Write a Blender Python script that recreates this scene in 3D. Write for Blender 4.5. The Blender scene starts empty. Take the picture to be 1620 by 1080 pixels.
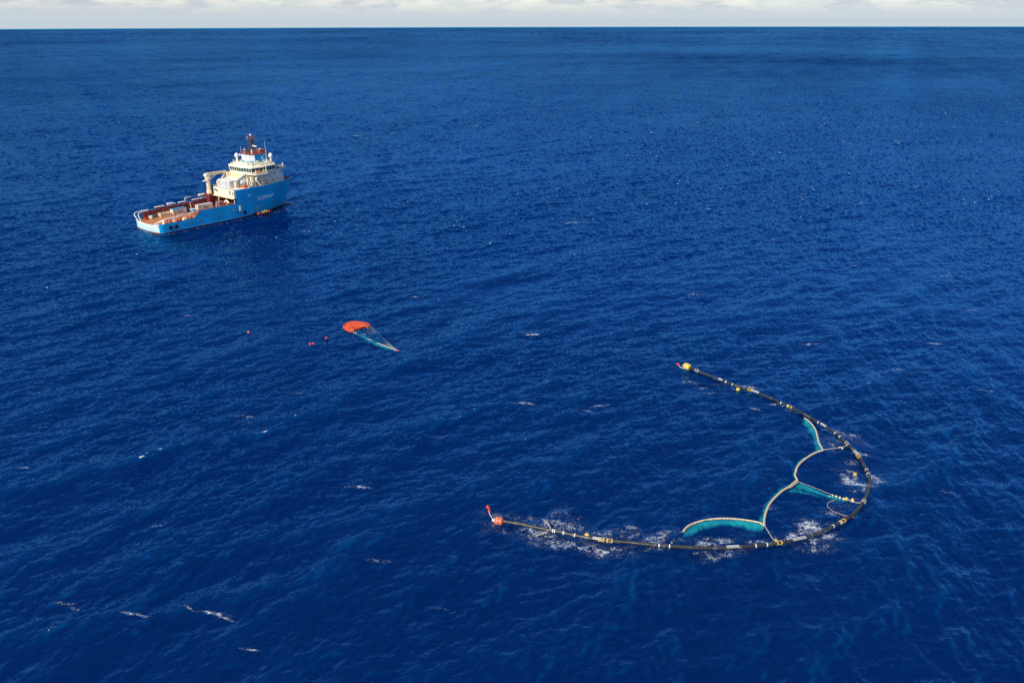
import bpy, bmesh, math, random
import numpy as np
from mathutils import Vector, Matrix, noise as mnoise

# ------------------------------------------------------------------ camera
CAM_H = 85.0; FPX = 1262.0; TILT = math.radians(21.8); ROLL = math.atan(4 / 1620)
EARTH = 6.371e6
sc = bpy.context.scene
C = sc.collection
cam_d = bpy.data.cameras.new('camera'); cam = bpy.data.objects.new('camera', cam_d); C.objects.link(cam)
cam_d.sensor_fit = 'HORIZONTAL'; cam_d.sensor_width = 36.0; cam_d.lens = FPX / 1620 * 36
cam_d.clip_start = 1.0; cam_d.clip_end = 120000.0
R_ = Vector((1, 0, 0)); F_ = Vector((0, math.cos(TILT), -math.sin(TILT))); U_ = Vector((0, math.sin(TILT), math.cos(TILT)))
cx_ = R_ * math.cos(ROLL) - U_ * math.sin(ROLL); cy_ = R_ * math.sin(ROLL) + U_ * math.cos(ROLL); cz_ = -F_
cam.matrix_world = Matrix(((cx_.x, cy_.x, cz_.x, 0), (cx_.y, cy_.y, cz_.y, 0), (cx_.z, cy_.z, cz_.z, CAM_H), (0, 0, 0, 1)))
sc.camera = cam

# ------------------------------------------------------------------ light and sky
SUN_AZ = math.radians(235)            # direction to the sun, from +X, counter-clockwise
SUN_EL = math.radians(40)
sd = Vector((math.cos(SUN_AZ) * math.cos(SUN_EL), math.sin(SUN_AZ) * math.cos(SUN_EL), math.sin(SUN_EL)))
sun_d = bpy.data.lights.new('sun', 'SUN'); sun_d.energy = 4.8; sun_d.angle = math.radians(0.5); sun_d.color = (1.0, 0.92, 0.78)
sun = bpy.data.objects.new('sun', sun_d); C.objects.link(sun)
sun.rotation_euler = sd.to_track_quat('Z', 'Y').to_euler(); sun.location = (-200, -200, 300)
sc.view_settings.view_transform = 'Standard'; sc.view_settings.look = 'None'
sc.view_settings.exposure = 0.0; sc.view_settings.gamma = 1.0; sc.view_settings.use_curve_mapping = False
sc.cycles.use_denoising = False
sc.cycles.max_bounces = 8; sc.cycles.transparent_max_bounces = 12
sc.cycles.sample_clamp_indirect = 4.0


class NT:
    def __init__(s, tree): s.t = tree; s.n = tree.nodes; s.l = tree.links
    def new(s, typ, **kw):
        n = s.n.new(typ)
        for k, v in kw.items():
            if hasattr(n, k): setattr(n, k, v)
        return n
    def put(s, n, key, v):
        i = n.inputs[key]
        if hasattr(v, 'is_output'): s.l.new(v, i)
        else: i.default_value = v
    def math(s, op, a, b=None, clamp=False):
        n = s.new('ShaderNodeMath', operation=op, use_clamp=clamp); s.put(n, 0, a)
        if b is not None: s.put(n, 1, b)
        return n.outputs[0]
    def vec(s, op, a, b=None):
        n = s.new('ShaderNodeVectorMath', operation=op); s.put(n, 0, a)
        if b is not None: s.put(n, 'Scale' if op == 'SCALE' else 1, b)
        return n.outputs[0]
    def noise(s, vec, scale, detail=3.0, rough=0.5):
        n = s.new('ShaderNodeTexNoise'); n.inputs['Scale'].default_value = scale
        n.inputs['Detail'].default_value = detail; n.inputs['Roughness'].default_value = rough
        if vec is not None: s.l.new(vec, n.inputs['Vector'])
        return n
    def ramp(s, fac, lo, hi):
        n = s.new('ShaderNodeMapRange', interpolation_type='SMOOTHSTEP'); s.put(n, 'Value', fac)
        n.inputs['From Min'].default_value = lo; n.inputs['From Max'].default_value = hi
        return n.outputs[0]
    def mix(s, fac, a, b):
        n = s.new('ShaderNodeMix', data_type='RGBA'); s.put(n, 0, fac); s.put(n, 6, a); s.put(n, 7, b)
        return n.outputs[2]
    def mixsh(s, fac, a, b):
        n = s.new('ShaderNodeMixShader'); s.put(n, 0, fac); s.l.new(a, n.inputs[1]); s.l.new(b, n.inputs[2])
        return n.outputs[0]


world = bpy.data.worlds.new('World'); sc.world = world; world.use_nodes = True
w = NT(world.node_tree); w.n.clear()
sky = w.new('ShaderNodeTexSky', sky_type='NISHITA', sun_disc=False)
sky.sun_elevation = SUN_EL; sky.sun_rotation = math.pi / 2 - SUN_AZ; sky.altitude = 60; sky.air_density = 1.0; sky.dust_density = 0.3; sky.ozone_density = 4.0
bg_sky = w.new('ShaderNodeBackground'); bg_sky.inputs['Strength'].default_value = 0.15
w.l.new(sky.outputs[0], bg_sky.inputs['Color'])
tc = w.new('ShaderNodeTexCoord'); dirv = tc.outputs['Generated']
sep = w.new('ShaderNodeSeparateXYZ'); w.l.new(dirv, sep.inputs[0]); el = sep.outputs['Z']
st = w.new('ShaderNodeMapping'); st.inputs['Scale'].default_value = (1, 1, 4.0); w.l.new(dirv, st.inputs[0])
n1 = w.noise(st.outputs[0], 9.0, 9.0, 0.62)
n2 = w.noise(st.outputs[0], 26.0, 6.0, 0.6)
# a bank of fair-weather cloud along the horizon thinning to scattered puffs higher up
thr = w.new('ShaderNodeMapRange'); w.put(thr, 'Value', el)
thr.inputs['From Min'].default_value = 0.02; thr.inputs['From Max'].default_value = 0.30
thr.inputs['To Min'].default_value = 0.40; thr.inputs['To Max'].default_value = 0.60
cover = w.ramp(w.math('SUBTRACT', n1.outputs[0], thr.outputs[0]), -0.02, 0.10)
veil = w.math('POWER', w.math('SUBTRACT', 1.0, w.math('MINIMUM', w.math('MULTIPLY', w.math('ABSOLUTE', el), 9.0), 1.0)), 2.0)
ccol = w.mix(w.ramp(n2.outputs[0], 0.38, 0.62), (0.50, 0.54, 0.60, 1), (0.90, 0.86, 0.80, 1))
ccol = w.mix(w.ramp(el, 0.008, 0.030), (0.54, 0.62, 0.70, 1), ccol)
bg_cl = w.new('ShaderNodeBackground'); w.l.new(ccol, bg_cl.inputs['Color']); bg_cl.inputs['Strength'].default_value = 1.0
fac = w.math('MAXIMUM', w.math('MULTIPLY', cover, 0.9), veil, clamp=True)
wo = w.new('ShaderNodeOutputWorld'); w.l.new(w.mixsh(fac, bg_sky.outputs[0], bg_cl.outputs[0]), wo.inputs['Surface'])


# ------------------------------------------------------------------ helpers
def at(px, py, z=0.0):
    """point on the level z seen at a pixel of the 1620 x 1080 photograph"""
    u = (px - 810) / FPX; v = (py - 540) / FPX
    d = cx_ * u - cy_ * v + F_
    t = (z - CAM_H) / d.z
    return Vector((d.x * t, d.y * t, z))


def smooth(pts, step=None, closed=False, n=6):
    """Catmull-Rom through points"""
    P = [Vector(p) for p in pts]; out = []
    m = len(P)
    rng_ = range(m if closed else m - 1)
    for i in rng_:
        p1, p2 = P[i], P[(i + 1) % m]
        p0 = P[i - 1] if (closed or i > 0) else p1 * 2 - p2
        p3 = P[(i + 2) % m] if (closed or i + 2 < m) else p2 * 2 - p1
        k = n if step is None else max(1, int((p2 - p1).length / step))
        for j in range(k):
            t = j / k
            out.append(0.5 * ((2 * p1) + (p2 - p0) * t + (2 * p0 - 5 * p1 + 4 * p2 - p3) * t * t + (3 * p1 - p0 - 3 * p2 + p3) * t ** 3))
    if not closed: out.append(P[-1])
    return out


class MB:
    def __init__(s): s.v = []; s.f = []; s.m = []; s.cur = 0
    def add(s, vs, fs):
        o = len(s.v); s.v += [tuple(p) for p in vs]; s.f += [tuple(o + i for i in f) for f in fs]; s.m += [s.cur] * len(fs)
        return s
    def box(s, x0, x1, y0, y1, z0, z1, bev=0.0):
        if bev <= 0:
            vs = [(x, y, z) for z in (z0, z1) for y in (y0, y1) for x in (x0, x1)]
            return s.add(vs, [(0, 2, 3, 1), (4, 5, 7, 6), (0, 1, 5, 4), (2, 6, 7, 3), (0, 4, 6, 2), (1, 3, 7, 5)])
        b = bev
        ring = [(x0 + b, y0), (x1 - b, y0), (x1, y0 + b), (x1, y1 - b), (x1 - b, y1), (x0 + b, y1), (x0, y1 - b), (x0, y0 + b)]
        return s.prism(ring, z0, z1, bev=b)
    def prism(s, ring, z0, z1, bev=0.0, top=None):
        n = len(ring); top = top or ring
        lv = [(ring, z0), (top, z1)]
        if bev > 0:
            cx = sum(p[0] for p in top) / n; cy = sum(p[1] for p in top) / n
            def inset(p, b):
                d = math.hypot(p[0] - cx, p[1] - cy) or 1; k = 1 - b / d; return (cx + (p[0] - cx) * k, cy + (p[1] - cy) * k)
            lv = [(ring, z0), (top, z1 - bev), ([inset(p, bev) for p in top], z1)]
        vs = [(p[0], p[1], z) for r, z in lv for p in r]; fs = []
        for k in range(len(lv) - 1):
            for i in range(n):
                j = (i + 1) % n; fs.append((k * n + i, k * n + j, (k + 1) * n + j, (k + 1) * n + i))
        fs.append(tuple(range(n))[::-1]); fs.append(tuple((len(lv) - 1) * n + i for i in range(n)))
        return s.add(vs, fs)
    def tube(s, pts, r, seg=6, cap=True, closed=False):
        P = [Vector(p) for p in pts]; n = len(P)
        rr = r if isinstance(r, (list, tuple)) else [r] * n
        vs = []; fs = []; last = None
        for i, p in enumerate(P):
            if closed: t = P[(i + 1) % n] - P[i - 1]
            else: t = P[min(i + 1, n - 1)] - P[max(i - 1, 0)]
            if t.length < 1e-9: t = Vector((0, 0, 1))
            t.normalize()
            if last is None:
                a = Vector((0, 0, 1)) if abs(t.z) < .9 else Vector((1, 0, 0))
                u = t.cross(a).normalized()
            else:
                u = (last - t * last.dot(t))
                u = u.normalized() if u.length > 1e-6 else t.orthogonal().normalized()
            last = u; w_ = t.cross(u)
            for k in range(seg):
                an = 2 * math.pi * k / seg; vs.append(p + (u * math.cos(an) + w_ * math.sin(an)) * rr[i])
        for i in range(n if closed else n - 1):
            j = (i + 1) % n
            for k in range(seg):
                l = (k + 1) % seg; fs.append((i * seg + k, i * seg + l, j * seg + l, j * seg + k))
        if cap and not closed:
            fs.append(tuple(range(seg))[::-1]); fs.append(tuple((n - 1) * seg + k for k in range(seg)))
        return s.add(vs, fs)
    def bar(s, a, b, r, seg=6): return s.tube([a, b], r, seg)
    def lathe(s, prof, c=(0, 0, 0), seg=16, axis='z', sx=1, sy=1):
        vs = []; fs = []
        for (r, h) in prof:
            for k in range(seg):
                an = 2 * math.pi * k / seg; a, b = r * math.cos(an) * sx, r * math.sin(an) * sy
                q = {'z': (a, b, h), 'x': (h, a, b), 'y': (a, h, b)}[axis]
                vs.append((c[0] + q[0], c[1] + q[1], c[2] + q[2]))
        for i in range(len(prof) - 1):
            for k in range(seg):
                l = (k + 1) % seg; fs.append((i * seg + k, i * seg + l, (i + 1) * seg + l, (i + 1) * seg + k))
        fs.append(tuple(range(seg))[::-1]); fs.append(tuple((len(prof) - 1) * seg + k for k in range(seg)))
        return s.add(vs, fs)
    def ball(s, c, r, seg=12, rings=8, sz=1.0):
        return s.lathe([(max(1e-3, r * math.sin(math.pi * i / rings)), -r * sz * math.cos(math.pi * i / rings)) for i in range(rings + 1)], c, seg)
    def build(s, name, mats, parent=None, smooth_=False, loc=None, fix=True):
        me = bpy.data.meshes.new(name); me.from_pydata(s.v, [], s.f)
        if not isinstance(mats, (list, tuple)): mats = [mats]
        for m_ in mats: me.materials.append(m_)
        if len(mats) > 1: me.polygons.foreach_set('material_index', s.m)
        if fix:
            b = bmesh.new(); b.from_mesh(me); bmesh.ops.recalc_face_normals(b, faces=b.faces); b.to_mesh(me); b.free()
        if smooth_: me.shade_smooth()
        me.update()
        o = bpy.data.objects.new(name, me); C.objects.link(o)
        if parent is not None: o.parent = parent
        if loc is not None: o.location = loc
        return o


def empty(name, loc=(0, 0, 0), rz=0.0, parent=None):
    o = bpy.data.objects.new(name, None); C.objects.link(o); o.location = loc; o.rotation_euler = (0, 0, rz); o.empty_display_size = .5
    if parent is not None: o.parent = parent
    return o


def tag(o, label=None, cat=None, group=None, kind=None):
    if label: o['label'] = label
    if cat: o['category'] = cat
    if group: o['group'] = group
    if kind: o['kind'] = kind
    return o


def copy_tree(o, parent=None):
    c = o.copy(); C.objects.link(c)
    if parent is not None: c.parent = parent
    for ch in list(o.children): copy_tree(ch, c)
    return c


def pm(name, col, rough=0.5, var=0.12, scale=0.8, stain=None, stain_amt=0.0, metallic=0.0, streak=False, bump=0.0, spec=0.5):
    """painted / worn surface: base colour, mottling, optional stains with their own outline"""
    m = bpy.data.materials.new(name); m.use_nodes = True; t = NT(m.node_tree); t.n.clear()
    co = t.new('ShaderNodeTexCoord').outputs['Object']
    mp = t.new('ShaderNodeMapping'); t.l.new(co, mp.inputs[0])
    if streak: mp.inputs['Scale'].default_value = (1, 1, 0.25)
    n = t.noise(mp.outputs[0], scale, 5, 0.6); nf = t.noise(co, scale * 7, 3, 0.6)
    c = (col[0], col[1], col[2], 1)
    dk = tuple(x * (1 - var * 1.6) for x in col) + (1,); lt = tuple(min(1, x * (1 + var)) for x in col) + (1,)
    cc = t.mix(t.ramp(n.outputs[0], .3, .7), dk, lt)
    if stain:
        ns = t.noise(mp.outputs[0], scale * 2.6, 7, 0.7)
        k = t.math('MULTIPLY', t.ramp(ns.outputs[0], .62 - .2 * stain_amt, .72 - .1 * stain_amt), min(1, .35 + stain_amt))
        cc = t.mix(k, cc, tuple(stain) + (1,))
    b = t.new('ShaderNodeBsdfPrincipled'); t.l.new(cc, b.inputs['Base Color'])
    t.put(b, 'Roughness', t.math('ADD', t.math('MULTIPLY', nf.outputs[0], .25), max(.02, rough - .12)))
    b.inputs['Metallic'].default_value = metallic; b.inputs['Specular IOR Level'].default_value = spec
    if bump:
        bn = t.new('ShaderNodeBump'); bn.inputs['Strength'].default_value = 1; bn.inputs['Distance'].default_value = bump
        t.l.new(nf.outputs[0], bn.inputs['Height']); t.l.new(bn.outputs[0], b.inputs['Normal'])
    o = t.new('ShaderNodeOutputMaterial'); t.l.new(b.outputs[0], o.inputs[0])
    return m


# ------------------------------------------------------------------ sea: spectrum
rng = np.random.default_rng(7)
WIND = math.radians(-42)
GAMMA_A = 0.0128         # overall steepness
LP = 30.0                # dominant wavelength, metres


def cascade(L, N, lmin, lmax):
    k1 = 2 * np.pi * np.fft.fftfreq(N, L / N); KX, KY = np.meshgrid(k1, k1, indexing='ij')
    K = np.hypot(KX, KY); K[0, 0] = 1
    kp = 2 * np.pi / LP
    ang = np.arctan2(KY, KX) - WIND
    cs = np.cos(ang)
    narrow = np.clip(2.6 - 0.42 * np.log2(np.maximum(K / kp, 1)), 0.9, 3)
    D = np.where(cs > 0, np.abs(cs) ** (2 * narrow), 0.02) + 0.03 * np.clip(np.log2(np.maximum(K / kp, 1)) / 4, 0, 1)
    P = GAMMA_A ** 2 * np.exp(-1.1 * (kp / K) ** 2) / K ** 4 * D * 26.0
    P[(K < 2 * np.pi / lmax) | (K >= 2 * np.pi / lmin)] = 0; P[0, 0] = 0
    dk = 2 * np.pi / L
    Hh = (rng.standard_normal((N, N)) + 1j * rng.standard_normal((N, N))) * np.sqrt(P) * dk
    f = lambda A: np.real(np.fft.ifft2(A) * N * N).astype(np.float32)
    return dict(L=L, N=N, h=f(Hh), sx=f(1j * KX * Hh), sy=f(1j * KY * Hh), dx=f(1j * KX / K * Hh), dy=f(1j * KY / K * Hh),
                jx=f(-KX * KX / K * Hh), jy=f(-KY * KY / K * Hh), jc=f(-KX * KY / K * Hh))


def sample(c, X, Y, keys):
    N, L = c['N'], c['L']
    u = (X / L) % 1.0 * N; v = (Y / L) % 1.0 * N
    i = np.floor(u).astype(np.int64); j = np.floor(v).astype(np.int64); fu = (u - i).astype(np.float32); fv = (v - j).astype(np.float32)
    i %= N; j %= N; i2 = (i + 1) % N; j2 = (j + 1) % N
    a, b, d, e = i * N + j, i2 * N + j, i * N + j2, i2 * N + j2
    wa, wb, wd, we = (1 - fu) * (1 - fv), fu * (1 - fv), (1 - fu) * fv, fu * fv
    out = []
    for k in keys:
        q = c[k].ravel(); out.append(q[a] * wa + q[b] * wb + q[d] * wd + q[e] * we)
    return out


CA = cascade(613.0, 1024, 11.0, 400.0)
CB = cascade(151.0, 1024, 1.4, 11.0)
CC = cascade(19.3, 512, 0.22, 1.4)
rotC = math.radians(0)

# grid: fans out from the point under the camera, finest where the photograph looks
dep = np.radians(np.concatenate([[80, 70, 62, 56, 52, 50], np.linspace(48.5, 0.42, 900)]))
rad = np.concatenate([[3.0], CAM_H / np.tan(dep), [12500, 13600, 15000, 17000, 19500, 22500, 26000, 30000, 35000, 42000]])
azf = np.linspace(-42, 42, 1250)
azc = np.concatenate([np.linspace(-180, -44, 50), azf, np.linspace(44, 180, 50)[:-1]])
az = np.radians(90 - azc)
RR, AA = np.meshgrid(rad, az, indexing='ij')
X = (RR * np.cos(AA)).ravel(); Y = (RR * np.sin(AA)).ravel()
hA, sxA, syA, dxA, dyA, jxA, jyA, jcA = sample(CA, X, Y, ('h', 'sx', 'sy', 'dx', 'dy', 'jx', 'jy', 'jc'))
hB, sxB, syB, dxB, dyB, jxB, jyB, jcB = sample(CB, X + 17, Y + 5, ('h', 'sx', 'sy', 'dx', 'dy', 'jx', 'jy', 'jc'))
hC, sxC, syC = sample(CC, X, Y, ('h', 'sx', 'sy'))
Rr = RR.ravel()
# gusts: patches of rougher and calmer water
def lowfreq(X, Y, L, seed):
    r = np.random.default_rng(seed); out = np.zeros_like(X)
    for i in range(14):
        a = r.uniform(0, 2 * np.pi); k = 2 * np.pi / (L * r.uniform(.5, 1.8)); out += np.sin(k * (np.cos(a) * X + np.sin(a) * Y) + r.uniform(0, 7))
    return out / math.sqrt(7)
gust = np.clip(1 + 0.15 * lowfreq(X, Y, 80, 3) + 0.14 * lowfreq(X, Y, 260, 9) + 0.16 * lowfreq(X, Y, 1100, 4) + 0.14 * lowfreq(X, Y, 4200, 12), 0.45, 1.7)
gust_shade = gust
for (fx, fy, ga, gb, gs) in ((1180, 92, 560, 330, .75), (1000, 88, 300, 160, .45), (1390, 97, 300, 160, .3), (110, 150, 260, 60, .5), (60, 182, 160, 45, .4), (240, 172, 130, 40, .3), (250, 66, 2200, 700, .35)):  # far-sea patches painted darker in place of cloud shadows, by cutting reflection
    gp = at(fx, fy); gust_shade = gust_shade + 0.6 * gs * np.exp(-((X - gp.x) / ga) ** 2 - ((Y - gp.y) / gb) ** 2)
CHOP = 1.1
# ripples too short for the mesh to carry far out are left to the roughness
kB = 1 - 0.85 * np.clip((Rr - 380) / 1300, 0, 1) ** .8; kC = 1 - 0.9 * np.clip((Rr - 180) / 420, 0, 1); kA = 1 - 0.55 * np.clip((Rr - 1300) / 2500, 0, 1)
unres = np.clip((Rr - 300) / 1300, 0, 1) ** .8 * 0.9 + 0.1
sx = sxA * kA + gust * (sxB * kB * 1.25 + sxC * kC * 0.95); sy = syA * kA + gust * (syB * kB * 1.25 + syC * kC * 0.95)
px = X + CHOP * (dxA + gust * dxB); py = Y + CHOP * (dyA + gust * dyB)
fadeh = np.clip((9000 - Rr) / 4000, 0, 1)
fr = np.clip((Rr - 3) / 60, 0, 1)
pz = (hA + gust * hB + hC) * fadeh * fr - Rr ** 2 / (2 * EARTH)
Jxx = 1 + CHOP * (jxA + gust * jxB); Jyy = 1 + CHOP * (jyA + gust * jyB); Jxy = CHOP * (jcA + gust * jcB)
J = Jxx * Jyy - Jxy ** 2
nearm = (Rr > 90) & (Rr < 900)
q0, q1 = np.quantile(J[nearm], [0.0002, 0.0022])
foam = np.clip((q1 - J) / (q1 - q0), 0, 1) * np.clip(1.25 - Rr / 2600, .25, 1)
crest_light = np.clip((1 - J) * 0.9 + hA * 0.16 - 0.02 - (sxB * math.cos(WIND) + syB * math.sin(WIND)) * 1.3, 0, 1)  # crests and wave flanks lighter: light scattered in the water, painted as colour


def sea_height(x, y):
    a, = sample(CA, np.array([x]), np.array([y]), ('h',)); return float(a[0])


# foam torn up by the barrier (photo pixel, half-length m, half-width m, angle deg, strength)
FOAM = [(268, 371, 5, .7, 52, .8), (290, 367, 6, .6, 52, .75), (318, 361, 7, .6, 52, .75), (350, 355, 7, .6, 52, .8), (385, 347, 7, .7, 52, .8), (412, 342, 5, .7, 50, .85), (440, 335, 6, .8, 60, .9), (455, 322, 6, 1.2, 40, .95), (235, 368, 6, 1, 140, .8),
        (470, 620, 1.6, .4, -10, .9), (300, 500, 2.4, .5, 0, .9), (700, 690, 1.8, .4, 10, .85), (655, 470, 2.6, .5, 0, .95), (1120, 330, 4, .7, 0, .95), (1350, 420, 3, .6, 0, .9), (1560, 620, 2.4, .4, -15, .95), (1500, 780, 1.6, .4, -20, .9), (700, 960, 1.3, .25, -10, .9), (1540, 960, 1.2, .25, 20, .85), (40, 740, 1.8, .35, 0, .95), (250, 830, 1.6, .3, 10, .95), (740, 330, 4, .6, 0, .95), (1180, 240, 6, .9, 0, 1.0), (860, 250, 5, .8, 0, .95), (60, 280, 4, .8, 0, .95), (1430, 150, 9, 1.4, 0, .95), (640, 160, 8, 1.2, 0, .95),
        (882, 824, 6, 2.4, 75, .66), (864, 830, 6, 2.2, 20, .9), (858, 846, 4.5, 2.2, -20, 1.0), (898, 833, 4, 2, 0, .85), (890, 859, 6, 1.6, 0, .9), (903, 822, 3, 1.2, 40, .7),
        (843, 850, 4, 1.2, 0, .6), (944, 869, 5, 1.6, -20, .9), (972, 868, 4.5, 1.4, -30, .8), (965, 845, 8, 1.8, 0, .7), (930, 842, 4, 1.6, 0, .6), (985, 868, 4, 1, 20, .6),
        (787, 836, 4.5, 1.5, -30, .55), (805, 817, 7, 1.1, -10, .65), (830, 821, 4, 1, 10, .6), (775, 832, 4, 1.3, 60, .55),
        (1037, 851, 2.6, 1.3, 15, 1.15), (1033, 859, 2, .8, 0, .9), (1117, 861, 2.2, 1.2, 0, 1.1), (1148, 856, 2.6, .8, 10, 1.0), (1125, 853, 4, .9, 0, .7), (1202, 856, 2.4, .7, 0, 1.0), (1223, 852, 3, .8, 20, .6),
        (1150, 876, 6, 1.2, 20, .75), (1135, 879, 3, 1, 0, .8), (1037, 870, 3.5, .9, 0, .65), (989, 869, 3, .8, 30, .7), (1115, 873, 4, .8, 0, .55),
        (1254, 846, 3.6, 1.2, 35, 1.05), (1269, 841, 2.6, .9, 30, .8), (1284, 831, 2.6, 2.6, 0, 1.2), (1292, 834, 2.4, .8, -10, .9), (1306, 826, 3, 1, 0, .6),
        (1309, 846.5, 2.6, .8, 25, 1.0), (1296, 850, 4, .7, 20, .7), (1295, 858, 2.6, 1.6, 0, .9), (1292, 864, 4.5, 1.8, 0, .65), (1302, 867, 2.4, 1.2, -30, .6), (1322, 851, 3, 1, 0, .5),
        (1345, 758, 3.0, 1.3, 95, 1.25), (1350, 754, 1.7, .9, 60, 1.2), (1357, 765, 3.2, .8, -25, 1.25), (1366, 767, 2.4, .8, -10, 1.25), (1382, 753, 3.2, 1.5, 100, .95), (1384, 763, 3, 1.4, 0, .7), (1355, 775, 2, 1, 0, .7), (1366, 774, 1.4, .5, 60, 1.0), (1339, 742, 3.5, 1.2, -10, .65), (1343, 790, 3, 1, 0, .6),
        (1325, 812, 3.5, .9, -30, .8), (1332, 800, 3, .8, 0, .6), (1333, 806, 2, .7, 0, .55), (1363, 718, 2.4, .8, -20, .9), (1333, 685, 4.5, 1.2, -35, .8), (1345, 688, 2.5, .8, -20, .9), (1358, 698, 3.6, 1.2, -50, .7), (1315, 701, 4.5, 3, 60, .62), (1313, 705, 2, 1, 0, .75), (1348, 730, 3, 2, 0, .5),
        (1183, 611, 3.2, .9, -20, 1.05), (1178, 616, 3.5, .6, -10, .8), (1112, 578, 2.6, .8, 0, .8), (1090, 605, 3.2, 1.2, 0, .7), (1107, 612, 2.4, .6, 20, .85), (1120, 620, 2, .4, -10, .9), (1138, 605.5, 3, .8, 0, .6), (1233, 641, 3, .6, -15, 1.0), (1238, 644, 2, .4, -20, 1.0), (1250, 651, 2, .8, 0, .7), (1196, 647, 1.6, .4, -20, 1.1),
        (1000, 834, 1.4, .8, 0, 1.1), (1063, 843, 2.2, .8, 10, .9), (1080, 856, 3, .8, 0, .6), (1218, 801, 1.8, 1, 0, .7),
        (445, 330, 10, 1.6, 60, .8), (462, 318, 5, 1.6, 20, .8),
        (828, 639, 2.6, .6, 0, 1.15), (910, 352, 5, 1.2, 0, 1.3), (561, 215, 6, 1.4, 0, 1.1), (950, 640, 2.6, .6, 20, .95), (928, 649, 1.6, .5, -15, 1.1), (1101, 465, 3.2, .8, 0, 1.15), (1450, 295, 5, 1, 0, 1.2), (1498, 437, 3.4, .7, 0, 1.1), (1282, 543, 3, .7, 0, 1.0), (1480, 541, 3.4, .7, 0, .95), (842, 530, 2.4, .7, 0, 1.1), (1538, 489, 2.8, .6, 0, 1.0), (1576, 155, 12, 2, 0, 1.1), (1314, 187, 10, 2, 0, 1.0), (1225, 380, 3, .6, 0, .9), (130, 240, 6, 1.2, 0, 1.0), (388, 658, 3, .6, 0, .95), (572, 770, 3.4, .5, -10, .9),
        (100, 954, 1.7, .34, 0, .95), (213, 972, 2.6, .32, -10, .98), (339, 969, 3.0, .3, -12, 1.0), (357, 976, 1.6, .28, -20, .98), (122, 963, 1.6, .3, -20, .9), (395, 1027, 1.5, .3, -5, .95), (300, 962, 1.4, .25, -30, .9), (600, 886, 2.2, .4, 0, 1.0), (1420, 585, 2.4, .5, 0, .9)]
wake = np.zeros(len(X), np.float32); wash = np.zeros(len(X), np.float32)
for (fx, fy, a, b, an, s) in FOAM:
    p = at(fx, fy); c_, s_ = math.cos(math.radians(an)), math.sin(math.radians(an))
    sel = np.nonzero((np.abs(px - p.x) < 3 * a) & (np.abs(py - p.y) < 3 * a))[0]
    ddx = px[sel] - p.x; ddy = py[sel] - p.y
    e = ((ddx * c_ + ddy * s_) / a) ** 2 + ((-ddx * s_ + ddy * c_) / b) ** 2
    wake[sel] = np.maximum(wake[sel], s * np.exp(-e * .8))
wash = np.maximum(wash, 0.25 * wake ** 2)
WASH = [(262, 385, 18, 5, 150, .8), (235, 378, 16, 5, 150, .8), (275, 392, 10, 5, 150, .5), (330, 405, 22, 4, 150, .25),
        (566, 526, 6, 2, 20, .3)]
for (fx, fy, a, b, an, s) in WASH:
    p = at(fx, fy); c_, s_ = math.cos(math.radians(an)), math.sin(math.radians(an))
    ddx = px - p.x; ddy = py - p.y
    e = ((ddx * c_ + ddy * s_) / a) ** 2 + ((-ddx * s_ + ddy * c_) / b) ** 2
    wash = np.maximum(wash, s * np.exp(-e * .8))

nr, na = RR.shape
idx = np.arange(nr * na).reshape(nr, na)
a_ = idx[:-1, :]; b_ = idx[1:, :]
quads = np.stack([a_, b_, np.roll(b_, -1, 1), np.roll(a_, -1, 1)], -1).reshape(-1, 4)[:, ::-1]
# azimuth runs clockwise: reverse so normals point up


def grid_mesh(name, verts, quads):
    me = bpy.data.meshes.new(name)
    me.vertices.add(len(verts)); me.vertices.foreach_set('co', verts.astype(np.float32).ravel())
    me.loops.add(quads.size); me.loops.foreach_set('vertex_index', quads.astype(np.int32).ravel())
    me.polygons.add(len(quads)); me.polygons.foreach_set('loop_start', np.arange(0, quads.size, 4, dtype=np.int32))
    me.update(calc_edges=True)
    return me


sea_me = grid_mesh('sea', np.stack([px, py, pz], -1), quads)
sea_me.update()
if sea_me.polygons[5000].normal.z < 0:
    sea_me.flip_normals()
sea_me.shade_smooth()
at_s = sea_me.attributes.new('slope', 'FLOAT_VECTOR', 'POINT'); at_s.data.foreach_set('vector', np.stack([sx, sy, gust_shade * unres], -1).astype(np.float32).ravel())
at_f = sea_me.attributes.new('crest', 'FLOAT', 'POINT'); at_f.data.foreach_set('value', foam.astype(np.float32))
at_w = sea_me.attributes.new('wake', 'FLOAT', 'POINT'); at_w.data.foreach_set('value', wake.astype(np.float32))
at_h = sea_me.attributes.new('wash', 'FLOAT', 'POINT'); at_h.data.foreach_set('value', wash.astype(np.float32))
at_l = sea_me.attributes.new('crest_light', 'FLOAT', 'POINT'); at_l.data.foreach_set('value', crest_light.astype(np.float32))
sea = bpy.data.objects.new('sea', sea_me); C.objects.link(sea)
tag(sea, 'deep blue open ocean with wind waves and scattered whitecaps', kind='structure')

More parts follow.
